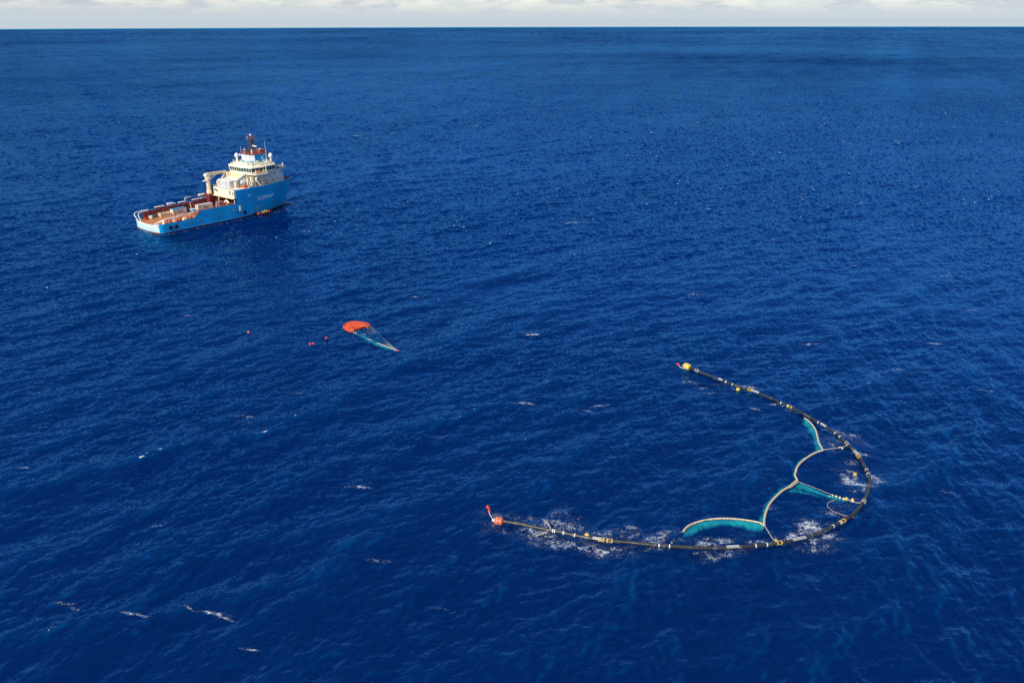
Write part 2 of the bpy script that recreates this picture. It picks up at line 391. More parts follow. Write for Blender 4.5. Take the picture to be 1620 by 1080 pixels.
m_sea = bpy.data.materials.new('sea_water'); m_sea.use_nodes = True; t = NT(m_sea.node_tree); t.n.clear()
at1 = t.new('ShaderNodeAttribute', attribute_name='slope')
sp = t.new('ShaderNodeSeparateXYZ'); t.l.new(at1.outputs['Vector'], sp.inputs[0])
pos = t.new('ShaderNodeNewGeometry').outputs['Position']
mp = t.new('ShaderNodeMapping'); t.l.new(pos, mp.inputs[0]); mp.inputs['Rotation'].default_value = (0, 0, -WIND); mp.inputs['Scale'].default_value = (1.0, 0.55, 1.0)
nf = t.noise(mp.outputs[0], 3.2, 4, 0.65)
d3 = t.vec('SUBTRACT', nf.outputs['Color'], (0.5, 0.5, 0.5))
SF = t.vec('SCALE', d3, 0.26)
sp2 = t.new('ShaderNodeSeparateXYZ'); t.l.new(SF, sp2.inputs[0])
cb = t.new('ShaderNodeCombineXYZ')
t.put(cb, 0, t.math('SUBTRACT', sp2.outputs[0], sp.outputs[0])); t.put(cb, 1, t.math('SUBTRACT', sp2.outputs[1], sp.outputs[1])); cb.inputs[2].default_value = 1.0
nrm = t.vec('NORMALIZE', cb.outputs[0])
BODY = (0.0003, 0.031, 0.19, 1); CREST = (0.001, 0.18, 0.60, 1); WASHC = (0.003, 0.26, 0.46, 1)  # CREST is the water colour with that scattered light painted in
aw = t.new('ShaderNodeAttribute', attribute_name='wash'); nw = t.noise(pos, 0.25, 5, .65)
wf = t.math('MULTIPLY', aw.outputs['Fac'], t.ramp(nw.outputs[0], .3, .65), clamp=True)
dif = t.new('ShaderNodeBsdfDiffuse'); al = t.new('ShaderNodeAttribute', attribute_name='crest_light')
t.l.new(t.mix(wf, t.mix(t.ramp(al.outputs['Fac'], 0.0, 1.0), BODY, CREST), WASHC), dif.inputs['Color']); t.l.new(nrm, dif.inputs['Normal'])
trn = t.new('ShaderNodeBsdfTransparent'); trn.inputs['Color'].default_value = (0.20, 0.93, 0.95, 1)
body = t.mixsh(0.75, dif.outputs[0], trn.outputs[0])
glo = t.new('ShaderNodeBsdfAnisotropic'); glo.inputs['Roughness'].default_value = 0.13; t.l.new(nrm, glo.inputs['Normal']); glo.inputs['Color'].default_value = (0.12, 0.47, 1.0, 1)
fre = t.new('ShaderNodeFresnel'); fre.inputs['IOR'].default_value = 1.333; t.l.new(nrm, fre.inputs['Normal'])
# a wind-roughened sea never reaches full mirror reflection: its facets mask each other
fmask = t.math('DIVIDE', t.math('MULTIPLY', fre.outputs[0], 2.55), t.math('ADD', t.math('MULTIPLY', fre.outputs[0], 4.9), 1.0))
fmask = t.math('MULTIPLY', fmask, t.math('SUBTRACT', 1.0, t.math('MULTIPLY', sp.outputs[2], 0.36)), clamp=True)  # weaker reflection far out and in the painted cloud-shadow patches
wat = t.mixsh(fmask, body, glo.outputs[0])
ac = t.new('ShaderNodeAttribute', attribute_name='crest'); ak = t.new('ShaderNodeAttribute', attribute_name='wake')
nq = t.noise(pos, 3.2, 8, 0.68); nq2 = t.noise(pos, 0.5, 4, 0.55)
f1 = t.ramp(t.math('ADD', ac.outputs['Fac'], t.math('MULTIPLY', t.math('SUBTRACT', nq.outputs[0], .5), 2.2)), .55, .95)
f1 = t.math('MULTIPLY', f1, t.ramp(ac.outputs['Fac'], 0.0, .3))
wp = t.vec('ADD', pos, t.vec('SCALE', t.noise(pos, 0.9, 3, .5).outputs['Color'], 1.1))
mpf = t.new('ShaderNodeMapping'); t.l.new(wp, mpf.inputs[0]); mpf.inputs['Rotation'].default_value = (0, 0, 0.35); mpf.inputs['Scale'].default_value = (0.75, 1.25, 1.0)
nr_ = t.noise(mpf.outputs[0], 0.85, 5, 0.62); nr2 = t.noise(mpf.outputs[0], 2.1, 4, 0.6)
rid = t.math('MINIMUM', t.math('ABSOLUTE', t.math('SUBTRACT', nr_.outputs[0], .5)), t.math('MULTIPLY', t.math('ABSOLUTE', t.math('SUBTRACT', nr2.outputs[0], .5)), 1.5))
wid = t.math('MULTIPLY', t.math('MULTIPLY', ak.outputs['Fac'], ak.outputs['Fac']), 0.026)
patch = t.ramp(t.math('ADD', nq2.outputs[0], t.math('MULTIPLY', ak.outputs['Fac'], .25)), .63, .73)
f2 = t.math('SUBTRACT', 1.0, t.math('DIVIDE', rid, t.math('ADD', t.math('MULTIPLY', wid, patch), 0.0015)), clamp=True)
f2 = t.math('MULTIPLY', t.ramp(f2, .12, .45), t.ramp(ak.outputs['Fac'], 0.18, .6))
ff = t.math('MULTIPLY', t.math('MAXIMUM', f1, f2, clamp=True), 0.92)
fdi = t.new('ShaderNodeBsdfDiffuse'); fdi.inputs['Color'].default_value = (0.72, 0.74, 0.76, 1)
o = t.new('ShaderNodeOutputMaterial'); t.l.new(t.mixsh(ff, wat, fdi.outputs[0]), o.inputs[0])
sea_me.materials.append(m_sea)

# the dark water further down, seen faintly through the surface
rd = np.array([3.0, 40, 90, 200, 500, 1200, 3000, 7000, 14000, 42000.]); ad = np.radians(np.linspace(0, 360, 73)[:-1])
R2, A2 = np.meshgrid(rd, ad, indexing='ij'); i2 = np.arange(R2.size).reshape(R2.shape)
q2 = np.stack([i2[:-1], i2[1:], np.roll(i2[1:], -1, 1), np.roll(i2[:-1], -1, 1)], -1).reshape(-1, 4)
v2 = np.stack([(R2 * np.cos(A2)).ravel(), (R2 * np.sin(A2)).ravel(), (-9.0 - R2 ** 2 / (2 * EARTH) - R2 * 0.0004).ravel()], -1)
dw_me = grid_mesh('deep_water', v2, q2); dw = bpy.data.objects.new('deep_water', dw_me); C.objects.link(dw)
tag(dw, 'dark blue depth of the ocean under the surface', kind='structure')
dw_me.materials.append(pm('deep_water', (0.001, 0.012, 0.075), 0.9, 0.05, 0.02, spec=0.0))
# ------------------------------------------------------------------ paints
M = {}
M['blue'] = pm('hull_blue', (0.004, 0.36, 0.72), 0.32, 0.08, 0.12, stain=(0.02, 0.22, 0.42), stain_amt=.2, streak=True)
M['pale'] = pm('transom_sun_glare', (0.62, 0.82, 0.88), 0.35, 0.10, 0.3, stain=(0.20, 0.50, 0.66), stain_amt=.35, streak=True)  # hull blue paled: sun glare on the stern put into the paint
M['boot'] = pm('antifouling_red', (0.20, 0.035, 0.022), 0.6, 0.3, 0.5, stain=(0.05, 0.03, 0.03), stain_amt=.5, streak=True)
M['maroon'] = pm('cargo_rail_maroon', (0.17, 0.022, 0.022), 0.5, 0.2, 0.5, stain=(0.32, 0.09, 0.04), stain_amt=.4, streak=True)
M['deckred'] = pm('deck_oxide_red', (0.36, 0.06, 0.03), 0.6, 0.2, 0.6, stain=(0.10, 0.03, 0.02), stain_amt=.5)
M['cream'] = pm('superstructure_cream', (0.92, 0.82, 0.60), 0.4, 0.07, 0.4, stain=(0.50, 0.30, 0.15), stain_amt=.35, streak=True)
M['creamdk'] = pm('superstructure_tan', (0.78, 0.61, 0.36), 0.45, 0.12, 0.5, stain=(0.36, 0.18, 0.08), stain_amt=.4, streak=True)
M['white'] = pm('rail_white', (0.82, 0.80, 0.75), 0.35, 0.06, 1.0, stain=(0.5, 0.3, 0.18), stain_amt=.15)
M['grey'] = pm('grey_paint', (0.50, 0.50, 0.50), 0.5, 0.10, 0.6, stain=(0.30, 0.22, 0.16), stain_amt=.3, streak=True)
M['greyw'] = pm('pale_grey_paint', (0.58, 0.57, 0.55), 0.5, 0.08, 0.5, stain=(0.40, 0.30, 0.2), stain_amt=.25, streak=True)
M['dgrey'] = pm('dark_grey_steel', (0.14, 0.14, 0.15), 0.5, 0.2, 1.0)
M['black'] = pm('black_rubber', (0.012, 0.012, 0.014), 0.7, 0.3, 2.0)
M['glass'] = pm('window_glass', (0.012, 0.08, 0.085), 0.12, 0.2, 0.5, spec=.8)
M['mast'] = pm('mast_brown', (0.13, 0.09, 0.085), 0.5, 0.25, 1.0)
M['orange'] = pm('float_orange', (0.78, 0.10, 0.02), 0.45, 0.12, 1.2, stain=(0.42, 0.07, 0.03), stain_amt=.3)
M['redp'] = pm('bright_red', (0.62, 0.03, 0.03), 0.4, 0.12, 1.2)
M['yellow'] = pm('float_yellow', (0.82, 0.52, 0.04), 0.45, 0.12, 1.4, stain=(0.5, 0.3, 0.08), stain_amt=.3)
M['hiviz'] = pm('hi_vis_fabric', (0.55, 0.85, 0.06), 0.7, 0.1, 3)
M['cyan'] = pm('funnel_blue', (0.01, 0.30, 0.62), 0.35, 0.06, 0.5)
M['pwhite'] = pm('funnel_white', (0.72, 0.78, 0.82), 0.35, 0.05, 0.6)
M['skin'] = pm('skin', (0.45, 0.26, 0.18), 0.6, 0.05, 4)
M['navy'] = pm('dark_trousers', (0.03, 0.035, 0.06), 0.8, 0.2, 4)
M['boatred'] = pm('boat_red_shaded', (0.34, 0.03, 0.03), 0.6, 0.15, 1.2)  # red darkened: the shade on the boat is put into its colour
M['letters'] = pm('white_lettering', (0.86, 0.92, 0.95), 0.5, 0.04, 1)
M['faint'] = pm('faded_lettering', (0.05, 0.33, 0.64), 0.4, 0.04, 1)
M['green'] = pm('green_paint', (0.10, 0.20, 0.08), 0.6, 0.15, 1)

# wooden cargo deck
def wood():
    m = bpy.data.materials.new('deck_wood'); m.use_nodes = True; t = NT(m.node_tree); t.n.clear()
    co = t.new('ShaderNodeTexCoord').outputs['Object']
    mp = t.new('ShaderNodeMapping'); mp.inputs['Scale'].default_value = (.25, 4, 1); t.l.new(co, mp.inputs[0])
    n = t.noise(mp.outputs[0], 1.2, 5, .6); n2 = t.noise(co, .35, 5, .65)
    c = t.mix(t.ramp(n.outputs[0], .3, .7), (0.34, 0.10, 0.035, 1), (0.62, 0.24, 0.09, 1))
    c = t.mix(t.math('MULTIPLY', t.ramp(n2.outputs[0], .5, .68), .6), c, (0.72, 0.36, 0.14, 1))
    b = t.new('ShaderNodeBsdfPrincipled'); t.l.new(c, b.inputs['Base Color']); b.inputs['Roughness'].default_value = .7
    o = t.new('ShaderNodeOutputMaterial'); t.l.new(b.outputs[0], o.inputs[0]); return m
M['wood'] = wood()

# ------------------------------------------------------------------ supply ship
HEAD = math.radians(51.5)
ship = empty('supply_ship', (-159.16, 344.08, 0.0), HEAD)
tag(ship, 'blue offshore supply ship with cream wheelhouse and long open aft deck', 'ship')


def lerp(tab, x):
    for (a, va), (b, vb) in zip(tab, tab[1:]):
        if x <= b: return va + (vb - va) * (x - a) / (b - a) if b > a else vb
    return tab[-1][1]


TOPB = [(-1, 10.3), (50, 10.4), (55, 10.2), (60, 9.4), (64, 8.5), (68, 7.0), (71, 5.5), (74, 3.6), (76, 1.7), (77, .05)]
WLB = [(-1, 10.3), (36, 10.4), (40, 10.1), (45, 9.1), (50, 7.9), (55, 6.7), (60, 5.2), (65, 3.0), (68.5, 1.4), (71, .05), (77, .05)]
def sheer(x, side):
    if x >= 38: return 13.2 - .1 * max(0, (x - 62) / 15)
    if x < 15.5 and side < 0: return 4.35
    if x < 19 and side < 0: return 4.35 + (x - 15.5) / 3.5 * 2.85
    if side < 0: return 7.2
    if x < 1: return 4.35
    return min(7.4, 4.35 + (x - 1) * 1.6) if x < 34 else 10.0


def half(x, z):
    a, b = lerp(WLB, x), lerp(TOPB, x)
    k = min(1, max(0, z / 12.5)); k = k ** .75
    v = a + (b - a) * k
    if x > 68.5:                       # raked stem: nothing below the stem line
        zs = (x - 70.2) / 6.8 * 12.6
        if z <= zs + .02: return .02
        v = min(v, lerp(TOPB, x) * min(1, ((z - zs) / max(.5, 12.9 - zs)) ** .55 + .0))
    if x < 1.2: v -= .9 * (1 - max(0, x + .6) / 1.8) ** 2     # rounded quarters
    if z < 0: v *= max(.2, 1 + z * .06)
    return max(.02, v)


def hull_side(side):
    xs = [-.6, -.3, .1, .6, 1.2, 3, 6, 10, 13, 15.5, 16.4, 17.3, 18.2, 19, 22, 26, 30, 34, 37.0, 37.99, 38.0, 40, 43, 46, 49, 52, 55, 58, 60, 62, 64, 66, 68, 69, 70, 71, 72, 73, 74, 75, 76, 76.6, 77]
    zl = [-3, -1.2, .15, .55]
    vs = []; fs = []; ms = []
    nz = 14
    for x in xs:
        top = sheer(x, side)
        zz = zl + [.55 + (top - .55) * (k / (nz - 4)) for k in range(1, nz - 3)]
        zs = (x - 70.2) / 6.8 * 12.6 if x > 70.2 else -9
        for z in zz:
            z = max(z, min(zs, top - .05)); vs.append((x, side * half(x, z), z))
    for i in range(len(xs) - 1):
        for k in range(nz - 1):
            f = (i * nz + k, (i + 1) * nz + k, (i + 1) * nz + k + 1, i * nz + k + 1)
            fs.append(f if side < 0 else f[::-1]); ms.append(1 if k < 3 else 0)
    return vs, fs, ms


hm = MB()
for sd_ in (-1, 1):
    v_, f_, m_ = hull_side(sd_); o_ = len(hm.v); hm.v += v_; hm.f += [tuple(o_ + i for i in f) for f in f_]; hm.m += m_
hull = hm.build('hull', [M['blue'], M['boot']], ship, smooth_=True, fix=False)
hull.data.shade_smooth()
es = hull.modifiers.new('edge', 'EDGE_SPLIT'); es.split_angle = math.radians(35)

# transom, softly bulging and dipping amidships
tv = []; tf = []; NY, NZ = 25, 10
for i in range(NY):
    y = -1 + 2 * i / (NY - 1)
    top = 4.35 - .75 * (1 - abs(y) ** 2.4)
    for k in range(NZ):
        z = -1 + (top + 1) * k / (NZ - 1)
        yy = y * half(-.6, max(z, 0))
        bul = -.6 - .9 * (1 - abs(y) ** 3.2) * (.55 + .45 * min(1, max(0, z) / 3.0)) + max(0, z - top + .7) * .5
        tv.append((bul, yy, z))
for i in range(NY - 1):
    for k in range(NZ - 1):
        tf.append((i * NZ + k, (i + 1) * NZ + k, (i + 1) * NZ + k + 1, i * NZ + k + 1)[::-1])
tm = MB(); tm.add(tv, tf); tm.m = [1 if (k % (NZ - 1)) < 3 else 0 for k in range(len(tf))]
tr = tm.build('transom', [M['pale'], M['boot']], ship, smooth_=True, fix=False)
tag(tr, 'rounded blue stern plating with sun glare painted in pale')

MB().add([(x, s * (half(x, 3.6) - .04), 3.6 - .0) for x in (-1.2, .5, 10, 20, 30, 37.9) for s in (-1, 1)],
         [(2 * i, 2 * i + 2, 2 * i + 3, 2 * i + 1) for i in range(5)]).build('cargo_deck', M['wood'], ship)
fx = [38.02, 45, 52, 57, 61, 65, 69, 72, 74.5, 76.2]
MB().add([(x, s * (half(x, 12.2) - .05), 12.25) for x in fx for s in (-1, 1)],
         [(2 * i, 2 * i + 2, 2 * i + 3, 2 * i + 1) for i in range(len(fx) - 1)]).build('forecastle_deck', M['deckred'], ship)
# bulb at the foot of the stem
MB().lathe([(.05, 68), (1.2, 69.5), (1.5, 72), (1.3, 74.5), (.6, 75.4), (.05, 75.7)], (0, 0, -1.15), 14, 'x').build('bulbous_bow', M['boot'], ship, True)
# gunwale along the forecastle
for s in (-1, 1):
    MB().tube([(x, s * (half(x, 13.1) - .08), sheer(x, s) + .04) for x in [38.1, 44, 50, 55, 58, 61, 64, 67, 70, 72, 74, 75.5, 76.6, 77]], .11, 5).build('gunwale', M['blue'], ship)
# inner bulwark of the bow
b_ = MB()
for s in (-1, 1):
    xs = [52, 56, 60, 64, 68, 71, 73.5, 75.5, 76.5]
    b_.add([(x, s * (half(x, z) - .12), z) for x in xs for z in (12.25, 13.1)], [(2 * i, 2 * i + 2, 2 * i + 3, 2 * i + 1) for i in range(len(xs) - 1)])
b_.build('bow_bulwark', M['maroon'], ship)

# cargo rails
def rail_wall(side, x0, x1, z1, name='cargo_rail'):
    y0, y1 = sorted((side * 8.7, side * 10.15)); y2, y3 = sorted((side * 9.95, side * 10.2))
    MB().box(x0, x1, y0, y1, 3.62, z1, .08).build(name, M['maroon'], ship)
rail_wall(1, 3.0, 9.8, 6.7); rail_wall(1, 10.0, 23.8, 7.3); rail_wall(1, 24, 34.2, 7.45)
rail_wall(-1, 19.2, 37.9, 6.95)
# forward bulwark block on the port side
MB().box(34.3, 38, 6.2, 10.25, 3.62, 10.1, .1).build('bulkhead', M['maroon'], ship)
# stanchion frames of the low starboard rail
for i in range(9):
    x = 1.6 + i * 1.65
    k = MB(); k.box(x, x + .22, -10.1, -9.0, 3.62, 5.5 + .25 * (i % 2)); k.box(x - .35, x + .55, -9.9, -9.3, 3.62, 4.4)
    k.build('rail_frame', M['deckred'] if i % 3 else M['cream'], ship)
for i in range(11):
    x = 19.6 + i * 1.7
    MB().box(x, x + .14, -10.35, -10.16, 6.95, 7.75).build('rail_frame', M['maroon'], ship)
MB().box(19.2, 37.8, -10.3, -8.6, 6.96, 7.08).build('rail_cap', M['maroon'], ship)
# white guard tubes
def guard(pts, r=.17): MB().tube(smooth(pts, n=5), r, 7).build('guard_rail', M['white'], ship, True)
guard([(-.8, 7.4, 3.8), (-.9, 9.4, 5.6), (-.5, 10.0, 6.7), (1.8, 10.2, 7.1), (6, 10.2, 7.2)])
guard([(-.3, 5.9, 3.8), (.1, 8.2, 5.6), (.9, 9.0, 6.6), (3, 9.3, 7.0), (6, 9.3, 7.1)])
guard([(-.6, -5.6, 3.9), (.8, -7.2, 4.9), (2.6, -8.9, 5.9), (5, -9.5, 6.2), (8.2, -9.7, 6.2), (8.4, -9.8, 4.6)])
guard([(.6, -5.0, 3.9), (2.0, -7.0, 4.8), (4.0, -8.3, 5.7), (6.4, -8.8, 6.0), (8.0, -8.9, 6.0)], .12)
guard([(7.4, -9.4, 5.9), (9, -9.6, 6.6), (12, -9.7, 6.6), (13.2, -9.7, 5.4), (13.3, -9.7, 4.2)])
guard([(13.5, -9.9, 6.6), (15.5, -10, 7.0), (18.5, -10.1, 7.6)])
for (a, b) in ((9.0, 13.5), (15.2, 19), (20.5, 23.5), (27.5, 31), (31.6, 34.4)):
    MB().box(a, b, 9.3, 10.4, 7.5 + a * .02, 7.75 + a * .02, .06).build('rail_cap', M['white'], ship)
for (x, y, z0) in ((24.2, 9.6, 7.5), (25.2, 9.6, 7.5), (28.2, -9.6, 7.05), (29.3, -9.6, 7.05)):
    guard([(x, y + .55, z0), (x, y + .55, z0 + 1.7), (x + .2, y + .35, z0 + 2.1), (x + 2.2, y + .3, z0 + 2.15)], .15)
for (x, y) in ((16.4, 9.9), (16.2, -9.9)):
    k = MB(); k.box(x - 1.3, x + 1.5, y - .8, y + .8, 8.25, 8.5, .05); k.bar((x, y, 7), (x, y, 8.3), .35, 8); k.bar((x + .9, y, 7), (x + .9, y, 8.3), .2)
    k.build('rail_platform', M['white'], ship)
k = MB()
for i in range(6): k.bar((24.5 + i * 1.75, 10.0, 7.4), (24.5 + i * 1.75, 10.0, 9.0), .09)
k.tube([(24.3, 10.0, 9.0), (34.3, 10.0, 9.6)], .09); k.build('upper_rail', M['maroon'], ship)
k = MB(); k.box(31, 34.3, 9.5, 10.3, 9.4, 10.2, .3); k.build('rail_locker', M['cream'], ship)

# tugger / lattice mast on deck
k = MB(); k.bar((24.6, 6.8, 3.6), (24.6, 6.8, 8.0), .14); k.bar((24.2, 6.3, 3.6), (24.6, 6.8, 6.8), .08); k.bar((25.2, 6.3, 3.6), (24.6, 6.8, 6.8), .08)
for i in range(5): k.bar((24.4, 6.8, 4.2 + i * .8), (24.9, 6.8, 4.2 + i * .8), .05)
k.build('deck_post', M['creamdk'], ship)

# fender tyres and fittings on the starboard side
def disc(x, z, r, mat, name, d=.35, seg=18):
    y = -half(x, z)
    k = MB(); k.lathe([(r * .45, 0.02), (r * .9, 0.0), (r, -.12), (r * .92, -d), (r * .55, -d), (r * .45, -.12)], (x, y, z), seg, 'y'); return k.build(name, mat, ship, True)
for x, z in ((4.2, 2.25), (6.8, 2.3), (41.8, 2.4)): disc(x, z, .95, M['black'], 'fender')
disc(36.2, 4.0, .65, M['dgrey'], 'side_port'); disc(59.6, 4.6, .45, M['dgrey'], 'side_port'); disc(37.0, 4.2, .3, M['dgrey'], 'side_port')
k = MB(); k.box(38.75, 39.85, -10.62, -10.38, 3.7, 5.9, .1); k.build('pilot_door', M['cream'], ship)
for x in (51.8, 54.2, 57.8, 60.0, 62.3, 64.6):
    z = 11.3; y = -half(x, z)
    MB().lathe([(.05, 0), (.26, 0), (.26, -.06), (.05, -.06)], (x, y, z), 10, 'y').build('porthole', M['dgrey'], ship)
for (x0, x1, z) in ((9, 15.5, 2.9), (17, 19.6, 3.1)):
    MB().tube([(x, -half(x, z) - .03, z) for x in (x0, (x0 + x1) / 2, x1)], .09, 5).build('rubbing_strake', M['dgrey'], ship)
MB().box(26.5, 29.4, -10.45, -10.38, 3.0, 3.25).build('draught_mark', M['green'], ship)
k = MB(); k.tube([(x, -half(x, 11.9) - .03, 11.0 + (x - 60) * .03) for x in (60.5, 64, 67, 70)], .07, 5); k.build('rubbing_strake', M['dgrey'], ship)
MB().lathe([(.05, 0), (.75, 0), (.75, -.2), (.05, -.2)], (73.6, -half(73.6, 11.6) + .1, 11.6), 12, 'y', sx=1.3).build('anchor_pocket', M['dgrey'], ship)

def word(txt, x0, x1, zb, size, mat, wide=1.0):
    cu = bpy.data.curves.new('word', 'FONT'); cu.body = txt; cu.size = size; cu.resolution_u = 3; cu.offset = 0.035
    tmp = bpy.data.objects.new('word', cu); C.objects.link(tmp); bpy.context.view_layer.update()
    me = bpy.data.meshes.new_from_object(tmp.evaluated_get(bpy.context.evaluated_depsgraph_get()))
    bpy.data.objects.remove(tmp)
    b = bmesh.new(); b.from_mesh(me)
    bmesh.ops.triangulate(b, faces=b.faces); bmesh.ops.subdivide_edges(b, edges=b.edges, cuts=2, use_grid_fill=True)
    mx = max(v.co.x for v in b.verts); mn = min(v.co.x for v in b.verts)
    for v in b.verts:
        x = x0 + (v.co.x - mn) / (mx - mn) * (x1 - x0); z = zb + v.co.y
        v.co = (x, -half(x, z) - .05, z)
    b.to_mesh(me); b.free(); me.materials.clear(); me.materials.append(mat)
    o = bpy.data.objects.new('lettering', me); C.objects.link(o); o.parent = ship
    return o
o = word('OCEAN', 41.6, 48.9, 6.55, 2.5, M['faint']); tag(o, 'faded word OCEAN')
o = word('CLEANUP', 49.7, 59.6, 6.75, 2.5, M['letters']); tag(o, 'white word CLEANUP')

# aft deckhouse over the winch recess
k = MB(); k.box(37.0, 46, -10.2, 6.1, 9.6, 13.25, .08); dh = k.build('deckhouse', M['cream'], ship)
def window(parent, x, y, z, w_, h_, face, fm='creamdk'):
    """a framed pane; face 'a' looks aft, 's' to starboard, 'p' to port"""
    f = MB(); g_ = MB()
    if face == 'a': f.box(x - .06, x + .02, y - w_ / 2 - .1, y + w_ / 2 + .1, z - h_ / 2 - .1, z + h_ / 2 + .1); g_.box(x - .09, x - .055, y - w_ / 2, y + w_ / 2, z - h_ / 2, z + h_ / 2)
    else:
        s = -1 if face == 's' else 1
        a, b = sorted((y + s * .06, y - s * .02)); f.box(x - w_ / 2 - .1, x + w_ / 2 + .1, a, b, z - h_ / 2 - .1, z + h_ / 2 + .1)
        a, b = sorted((y + s * .09, y + s * .055)); g_.box(x - w_ / 2, x + w_ / 2, a, b, z - h_ / 2, z + h_ / 2)
    fo = f.build('window', M[fm], parent); g_.build('pane', M['glass'], fo)
window(dh, 37, 4.9, 12.1, .9, 1.0, 'a'); window(dh, 37, 3.75, 12.0, .7, 1.1, 'a'); window(dh, 37, 2.9, 11.9, .5, 1.2, 'a')
window(dh, 37, -7.3, 12.3, 1.0, .7, 'a'); window(dh, 37, -7.3, 11.35, .8, .7, 'a'); window(dh, 37, -9.4, 11.6, .5, 1.4, 'a')
k = MB(); k.box(36.2, 37.0, -10.25, 6.2, 9.35, 9.6); k.build('walkway', M['creamdk'], dh)
k = MB(); k.box(45.0, 45.9, -9.0, 9.0, 3.62, 12.2); k.build('bulkhead', M['deckred'], ship)
for y in (3.0, -3.2, -9.9): MB().box(37.05, 37.4, y - .18, y + .18, 3.62, 9.35).build('pillar', M['cream'], ship)
MB().box(38, 45, 6.1, 6.3, 3.62, 10).build('bulkhead', M['deckred'], ship)
# winches and machinery in the recess
def winch(x, y, r, w_, mat, mat2):
    t_ = empty('winch', (0, 0, 0), 0, ship)
    k = MB(); k.lathe([(r, -w_ / 2), (r, -w_ / 2 + .12), (r * .55, -w_ / 2 + .14), (r * .55, w_ / 2 - .14), (r, w_ / 2 - .12), (r, w_ / 2)], (x, y, 3.62 + r), 16, 'y'); k.build('drum', mat, t_)
    k = MB(); k.box(x - r, x + r, y - w_ / 2 - .3, y - w_ / 2 - .05, 3.62, 3.62 + r * 1.3); k.box(x - r, x + r, y + w_ / 2 + .05, y + w_ / 2 + .3, 3.62, 3.62 + r * 1.3)
    k.build('winch_frame', mat2, t_)
winch(39.5, .8, 1.7, 3.0, M['deckred'], M['redp']); winch(39.2, -5.6, 1.5, 2.8, M['cream'], M['deckred']); winch(42.5, -2.4, 1.9, 3.5, M['deckred'], M['maroon'])
k = MB()
for a, b in (((36.4, 4.4, 3.6), (36.4, 4.4, 7.2)), ((36.4, -1.4, 3.6), (36.4, -1.4, 7.4)), ((36.2, 4.4, 7.1), (36.2, -8.2, 7.3)), ((36.4, -5.2, 3.6), (36.4, -5.2, 7.4)), ((36.2, 4.4, 5.4), (36.2, -8.2, 5.4)), ((36.4, -8.2, 3.6), (36.4, -8.2, 7.4)), ((35, 1.4, 3.7), (36.3, 1.4, 6.8))): k.bar(a, b, .16)
k.build('deck_frame', M['deckred'], ship)
for (x, y, sx_, sy_, sz_, mm) in ((34.9, -2.5, 1.6, 1.2, 1.4, 'deckred'), (35.0, -6.6, 2.2, 1.4, 1.0, 'cream'), (33.2, -5.0, 1.2, 2.2, .8, 'deckred'), (35.2, 2.6, 1.4, 1.6, 1.7, 'maroon')):
    MB().box(x - sx_ / 2, x + sx_ / 2, y - sy_ / 2, y + sy_ / 2, 3.62, 3.62 + sz_, .1).build('deck_machinery', M[mm], ship)
k = MB(); k.tube(smooth([(35.6, -7.6, 7.5), (35.9, -6, 8.0), (36, -4.2, 7.9), (36.2, -3.4, 7.4)]), .42, 8); k.build('vent_trunk', M['cream'], ship, True)

rnd = random.Random(31)
for i in range(16):
    x = rnd.uniform(26, 36); y = rnd.choice((rnd.uniform(-8.2, 2.5), rnd.uniform(-8.2, -4)))
    a, b, h = rnd.uniform(.3, .9), rnd.uniform(.3, .9), rnd.uniform(.4, 1.5)
    MB().box(x - a, x + a, y - b, y + b, 3.62, 3.62 + h, .06).build('deck_machinery', M[rnd.choice(('deckred', 'deckred', 'maroon', 'creamdk', 'redp', 'dgrey'))], ship)
for i in range(12):
    x = 4.5 + i * 2.5; MB().box(x, x + .25, 8.3, 8.72, 3.62, 6.9).build('rail_frame', M['maroon' if i % 3 else 'deckred'], ship)
for x0 in (21.5, 27.0): MB().box(x0, x0 + 4.2, -3.0, 2.2, 3.625, 3.70).build('deck_plate', M['deckred'], ship)
k = MB(); k.box(12.5, 30, -7.6, -7.3, 3.62, 3.95); k.build('deck_pipe', M['deckred'], ship)
# stepped platforms and stair between the deckhouse roof and the wheelhouse
MB().box(45.2, 47.5, -4.8, 8.4, 13.26, 16.4, .05).build('middle_house', M['cream'], ship)
MB().box(44.9, 48.0, -5.2, 8.9, 16.4, 16.65).build('middle_deck', M['cream'], ship)
MB().box(46.6, 49.8, 6.9, 8.9, 16.7, 18.6).build('side_locker', M['cream'], ship)
for y in (7.4, 4.2, 1.0, -2.2, -4.6): MB().bar((45.4, y, 16.65), (47.8, y, 18.7), .12, 5).build('bracket', M['cream'], ship)
MB().box(47.9, 50.2, -9.4, -6.9, 12.3, 15.6, .05).build('middle_house', M['creamdk'], ship)
# roof clutter on the deckhouse: pale garage, raft boxes, rails
k = MB(); k.box(39.4, 45, -4.2, 4.9, 13.26, 16.2); gr = k.build('roof_garage', M['greyw'], ship)
k = MB(); k.box(39.2, 45.2, -4.4, 5.1, 16.2, 16.7, .15); k.build('garage_roof', M['white'], gr)
for i in range(7): MB().box(39.33, 39.4, -3.6 + i * 1.35, -3.5 + i * 1.35, 13.4, 16.1).build('panel_joint', M['grey'], gr)
k = MB(); k.box(37.2, 39.2, -9.8, 5.9, 13.26, 13.34); k.build('roof_deck', M['grey'], ship)
def railing(pts, h=1.0, mat='white', parent=None, name='railing', gap=1.6):
    k = MB(); P = [Vector(p) for p in pts]
    for lev in (h, h * .5): k.tube([p + Vector((0, 0, lev)) for p in P], .045, 4)
    for a, b in zip(P, P[1:]):
        n = max(1, int((b - a).length / gap))
        for j in range(n + 1): q = a.lerp(b, j / n); k.bar(q, q + Vector((0, 0, h)), .045, 4)
    return k.build(name, M[mat], parent or ship)
RAIL1 = 1
